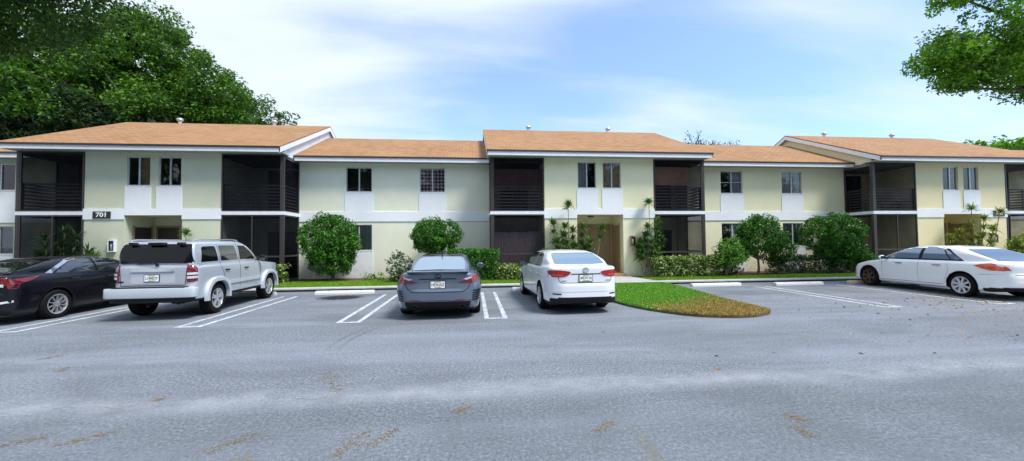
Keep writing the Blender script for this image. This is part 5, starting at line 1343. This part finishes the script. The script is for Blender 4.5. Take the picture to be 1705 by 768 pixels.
# shrubs along the facade, left to right
shrub('round_shrub', 'large round dark green shrub before the wing wall, left of the hidden lower window', 'shrub', -5.75, 16.75,
    [(-5.85, 16.7, 1.80, 1.14, 1.0, 1.0, 260), (-5.75, 16.7, .95, .85, .75, .6, 130)], 64, .044, M['leaf_shrub'], .17, (.07, 12, .5))
shrub('round_shrub', 'round topiary shrub on a stem behind the grey coupe', 'shrub', -1.6, 16.4, [(-1.55, 16.4, 2.03, .98, .9, .60, 200), (-1.55, 16.4, 1.55, .82, .7, .3, 90)], 64, .040, M['leaf_shrub'], .15, (.06, 10, 1.0))
shrub('dark_bush', 'small loose dark bush at the left rear of the grey coupe', 'bush', -2.85, 15.7, [(-2.85, 15.7, .62, .5, .4, .62, 60), (-2.55, 15.7, .3, .5, .35, .3, 26)], 22, .045, M['leaf_dark'], .17, (.02, 9, .2))
def hedge(name, label, x0, x1, y0, y1, z1, n, dens, leaf, mat, cr=.13, cat='hedge', group=None):
    r = thing(name, label, cat, ((x0+x1)/2, (y0+y1)/2, .09), 0, group)
    P = np.stack([RNG.uniform(x0, x1, n), RNG.uniform(y0, y1, n), RNG.uniform(.16, z1-.08, n)], 1)
    # push most clumps onto the faces
    f = RNG.random(n); P[f < .4, 1] = y0+RNG.uniform(0, .08, (f < .4).sum()); P[(f > .4) & (f < .75), 2] = z1-.1-RNG.uniform(0, .07, ((f > .4) & (f < .75)).sum())
    leaves('foliage', P, np.full(n, cr)*RNG.uniform(.7, 1.3, n), dens, leaf, mat, r, .5, .4)
    m = MB()
    for i in range(max(4, int((x1-x0)/.18))):
        x = random.uniform(x0+.05, x1-.05); y = random.uniform(y0+.1, y1-.05); m.tube([(x, y, .02), (x+random.uniform(-.08, .08), y, z1*.5), (x+random.uniform(-.15, .15), y, z1-.12)], [.012, .01, .006], 5, False)
    m.build('stem', M['stem'], r); return r
hedge('clipped_hedge', 'boxy clipped green hedge right of the grey coupe', -1.0, .98, 15.7, 16.3, 1.38, 520, 44, .034, M['leaf_shrub'])
hedge('croton_bush', 'yellow variegated croton bush in front of the wooden fence panel', .95, 2.45, 15.6, 16.15, .78, 150, 20, .045, M['leaf_croton'], .12, 'bush', 'variegated croton bushes')
hedge('croton_bush', 'yellow variegated croton bush ahead of the silver off-road car', -9.3, -7.3, 15.9, 16.35, .86, 150, 20, .05, M['leaf_croton'], .12, 'bush', 'variegated croton bushes')
hedge('croton_hedge', 'long variegated croton hedge under the lower right-centre porch screen', 7.5, 10.5, 15.55, 16.25, 1.0, 330, 22, .045, M['leaf_croton'], .13, 'hedge')
shrub('pale_shrub', 'small light green shrub with bare stems left of the large right-hand shrubs', 'shrub', 10.75, 15.55, [(10.9, 15.6, 1.05, .52, .5, .60, 80), (10.8, 15.6, .8, .6, .5, .3, 24)], 26, .062, M['leaf_pale'], .19, (.022, 14, .12))
shrub('tall_shrub', 'tall spreading green shrub with a pale trunk between the two lower wing windows', 'shrub', 12.5, 15.95,
    [(12.65, 16.0, 1.75, 1.05, .8, .75, 170), (12.7, 16.0, 2.4, .6, .6, .3, 40), (13.6, 16.0, 1.3, .6, .6, .5, 50), (11.9, 16, 1.2, .5, .5, .4, 30)], 60, .046, M['leaf_shrub'], .17, (.055, 16, .7))
shrub('round_shrub', 'big rounded shrub covering the corner window at the right porch', 'shrub', 16.2, 16.2,
    [(16.4, 16.2, 1.88, 1.33, 1.0, .88, 260), (16.9, 16.2, 1.0, 1.1, .8, .6, 140)], 64, .046, M['leaf_shrub'], .17, (.06, 14, .5))
hedge('dark_hedge', 'low shaded dark hedge running between the large right-hand shrubs', 13.1, 17.9, 16.0, 16.7, .95, 330, 20, .05, M['leaf_dark'], .15)
hedge('dark_hedge', 'low dark bush against the wall right of the croton hedge', 10.7, 11.9, 16.2, 16.8, 1.0, 100, 20, .05, M['leaf_dark'], .15)
shrub('weedy_bush', 'low weedy plant at the foot of the wing wall left of the grey coupe', 'bush', -3.6, 16.8, [(-3.7, 16.8, .22, .9, .3, .2, 26)], 12, .05, M['leaf_pale'], .12, (.01, 4, .05))

# spiky plants
def rosette(V, F, c, n, L, w, up=.4, droop=.5, tilt=(0, 0)):
    for i in range(n):
        a = RNG.uniform(0, 2*PI); e = RNG.uniform(-.35, 1.15)
        d = np.array([math.cos(a)*math.cos(e)+tilt[0], math.sin(a)*math.cos(e)+tilt[1], math.sin(e)+up*.3]); d /= np.linalg.norm(d)
        l = L*RNG.uniform(.7, 1.15); s = np.cross(d, [0, 0, 1.]); s = s/(np.linalg.norm(s)+1e-6)*w
        p0 = np.array(c); p1 = p0+d*l*.55; p2 = p0+d*l+np.array([0, 0, -droop*l*RNG.uniform(.1, .6)])
        k = len(V); V += [p0-s*.5, p0+s*.5, p1+s, p1-s, p2]; F += [(k, k+1, k+2, k+3), (k+3, k+2, k+4, k+4)]
def spiky(name, label, x, y, stems, mat=None, w=.024, cat='plant', L=.42, n=84, zb=.1, group=None):
    """stems: (x offset, y offset, height, lean x, rosettes below the top)"""
    r = thing(name, label, cat, (x, y, zb), 0, group); V = []; F = []; m = MB()
    for (dx, dy, h, lx, k) in stems:
        b = Vector((x+dx*.35, y+dy*.4, zb-.05)); t = Vector((x+dx+lx, y+dy, zb+h)); mid = b.lerp(t, .5)+Vector((dx*.2, 0, 0))
        m.tube([b, mid, t], [.024, .018, .014], 6, False)
        rosette(V, F, t, n, L, w)
        for j in range(k):
            s_ = 1-.16*(j+1); rosette(V, F, b.lerp(mid, s_*2) if s_ < .5 else mid.lerp(t, s_*2-1), int(n*.55), L*.9, w, .2, .7)
    m.build('stem', M['stem'], r, smooth=True)
    Q = [f for f in F if f[2] != f[3]]; T = [f[:3] for f in F if f[2] == f[3]]
    me = bpy.data.meshes.new('leaves'); off = np.array(ORG); me.from_pydata([tuple(v-off) for v in V], [], Q+T); me.materials.append(mat or M['leaf_drac'])
    o = bpy.data.objects.new('leaves', me); link(o, r); return r
spiky('dracaena', 'wide clump of spiky dracaenas with one tall stalk left of the open entry', 4.1, 15.9,
    [(-.12, 0, 2.98, .0, 0), (-.75, .1, 2.25, 0, 2), (-.35, 0, 1.75, 0, 3), (.1, .1, 1.95, 0, 3), (.45, 0, 2.1, .05, 3), (-.6, -.1, 1.45, 0, 2), (.8, 0, 1.5, 0, 2), (1.25, .1, 2.0, .1, 1), (.2, -.1, 1.3, 0, 2), (-.2, .1, 2.1, -.05, 3), (-1.0, .1, 1.0, -.1, 2), (.6,.1,1.2,0,2)], L=.40, group='spiky plants by the entry')
spiky('dracaena', 'dracaena with one very tall thin stalk at the right corner of the open entry', 7.6, 16.05,
    [(.0, 0, 3.15, -.02, 0), (-.2, 0, 2.1, .1, 1), (-.1, 0, 1.75, -.1, 3), (.25, 0, 1.95, .05, 3), (.35, 0, 1.6, .1, 3), (-.35, 0, 1.45, -.1, 3), (.05, -.1, 1.4, 0, 3), (.1, 0, 2.35, .25, 1), (-.5, .1, 1.2, 0, 2)], L=.36, group='spiky plants by the entry')
spiky('small_palm', 'dark bushy palm before the lower left screen behind the black sedan', -14.9, 15.7,
    [(0, 0, 1.5, 0, 3), (-.35, 0, 1.75, -.2, 3), (.3, 0, 1.8, .2, 3), (.5, .1, 1.25, .3, 3), (-.5, .1, 1.2, -.3, 3), (.1, 0, 2.0, 0, 2)], L=.5, w=.022, n=44, mat=M['leaf_dark'])
spiky('small_yucca', 'small pale yucca under the white cabinet behind the black sedan', -13.9, 15.8, [(0, 0, 1.05, 0, 1), (-.15, 0, .8, -.2, 1)], L=.5, w=.022, mat=M['leaf_pale'])
spiky('small_yucca', 'little spiky plant top peeping over the roof of the silver off-road car', -10.9, 16.0, [(0, 0, 1.95, 0, 0)], L=.38, w=.022)
spiky('dracaena', 'yellow-green dracaena clump before the right-hand entry', 22.9, 15.7,
    [(0, 0, 2.1, 0, 3), (-.5, 0, 1.75, -.1, 2), (.5, 0, 2.4, .2, 2), (.85, 0, 1.9, .3, 3), (-.9, 0, 1.5, -.2, 2), (1.15, 0, 2.7, .4, 0), (.3, 0, 1.5, .1, 3), (.15, 0, 2.85, -.1, 0)], L=.42, mat=M['leaf_yellow'], w=.022, group='spiky plants by the entry')
shrub('leafy_bush', 'loose yellowish bush at the far right edge below the brown plaque', 'bush', 26.0, 15.6, [(26.2, 15.6, 1.1, .9, .5, .8, 70), (25.2, 15.6, 1.25, .3, .2, .5, 14)], 24, .08, M['leaf_yellow'], .22, (.02, 10, .2))

# wood across the car park, behind the camera (it darkens the glass that faces it)
C = []; Rr = []
for x in range(-46, 50, 7):
    a, q = ell_clumps((x+RNG.uniform(-2, 2), -21+RNG.uniform(-3, 3), RNG.uniform(6, 8)), (4.8, 3.5, RNG.uniform(6, 8.5)), 90, cr=1.3); C.append(a); Rr.append(q)
tag(leaves('tree_belt', np.concatenate(C), np.concatenate(Rr), 40, .42, M['leaf_near'], None), 'belt of dark trees across the car park, seen only as reflections in the glass', 'trees', kind='stuff')

# ------------------------------------------------------------------ sky, sun, camera
SUN_EL, SUN_AZ = 58, 128     # azimuth from +Y clockwise; behind the camera to the right
w = bpy.data.worlds.new('World'); S.world = w; w.use_nodes = True
t = NT(w.node_tree); bg = w.node_tree.nodes['Background']
sky = t.node('ShaderNodeTexSky', sky_type='NISHITA', sun_disc=False, sun_elevation=math.radians(SUN_EL), sun_rotation=math.radians(SUN_AZ), air_density=1.0, dust_density=.6, ozone_density=2.0)
d = t.node('ShaderNodeTexCoord').outputs['Generated']
sx = t.node('ShaderNodeSeparateXYZ', {0: d}); dx, dy, dz = sx.outputs
# project the direction on a cloud deck
den = t.math('ADD', t.math('MAXIMUM', dz, 0.0), .22)
u = t.math('DIVIDE', dx, den); v = t.math('DIVIDE', dy, den)
P = t.node('ShaderNodeCombineXYZ', {0: u, 1: v, 2: 0.0}).outputs[0]
n1 = t.noise(t.mapped(P, (.62, 1.25, 1), (4.35, 1.6, 0), (0, 0, math.radians(-28))), 1.0, 5, .46, .2)
n2 = t.noise(t.mapped(P, (1.0, 3.4, 1), (3.1, 1.1, 0), (0, 0, math.radians(-24))), 1.2, 5, .5, .5)
n = t.math('ADD', t.math('MULTIPLY', n1, .75), t.math('MULTIPLY', n2, .25))
n = t.math('ADD', n, t.math('MULTIPLY', dx, -.16))              # thicker cloud on the left
n = t.math('ADD', n, t.math('MULTIPLY', t.math('SUBTRACT', 1, t.math('DIVIDE', dz, .35), clamp=True), .06))
cl = t.ramp(n, [(.34, .16), (.62, 1)], 'EASE')
wisp = t.ramp(n2, [(.3, .96), (.7, 1.03)])
skyc = t.mix(1.0, sky.outputs[0], (1.2, 1.48, 1.7), 'MULTIPLY')
col = t.mix(t.math('ADD', t.math('MULTIPLY', cl, .93), .05), skyc, t.mix(1.0, (5.3, 5.9, 6.9), wisp, 'MULTIPLY'))
t.l.new(col, bg.inputs['Color']); bg.inputs['Strength'].default_value = .095
sl = bpy.data.lights.new('sun', 'SUN'); sl.energy = 2.7; sl.angle = math.radians(18); sl.color = (1, .95, .86)
so = bpy.data.objects.new('sun', sl); COL.objects.link(so)
az, el = math.radians(SUN_AZ), math.radians(SUN_EL)
sd = Vector((math.sin(az)*math.cos(el), math.cos(az)*math.cos(el), math.sin(el)))
so.rotation_euler = sd.to_track_quat('Z', 'Y').to_euler(); so.location = (0, -5, 30)

cam = bpy.data.cameras.new('camera'); co = bpy.data.objects.new('camera', cam); COL.objects.link(co); S.camera = co
f, pitch, roll, yaw = 646.3267860361838, 0.028880633438778024, -0.00862897986025934, 0.10074180305411301
cyw, syw = math.cos(yaw), math.sin(yaw)
fwd = Vector((syw*math.cos(pitch), cyw*math.cos(pitch), math.sin(pitch))); right = Vector((cyw, -syw, 0)); up = right.cross(fwd)
r2 = right*math.cos(roll)+up*math.sin(roll); u2 = -right*math.sin(roll)+up*math.cos(roll)
mt = Matrix((r2, u2, -fwd)).transposed().to_4x4(); mt.translation = (0, 0, 1.65); co.matrix_world = mt
cam.sensor_width = 36; cam.sensor_fit = 'HORIZONTAL'; cam.lens = f*36/1705; cam.clip_end = 3000; cam.clip_start = .05
S.view_settings.view_transform = 'Standard'; S.view_settings.look = 'None'; S.view_settings.gamma = 1; S.view_settings.exposure = 0.86
S.view_settings.use_curve_mapping = False
S.cycles.max_bounces = 8; S.cycles.transparent_max_bounces = 24; S.cycles.use_denoising = True
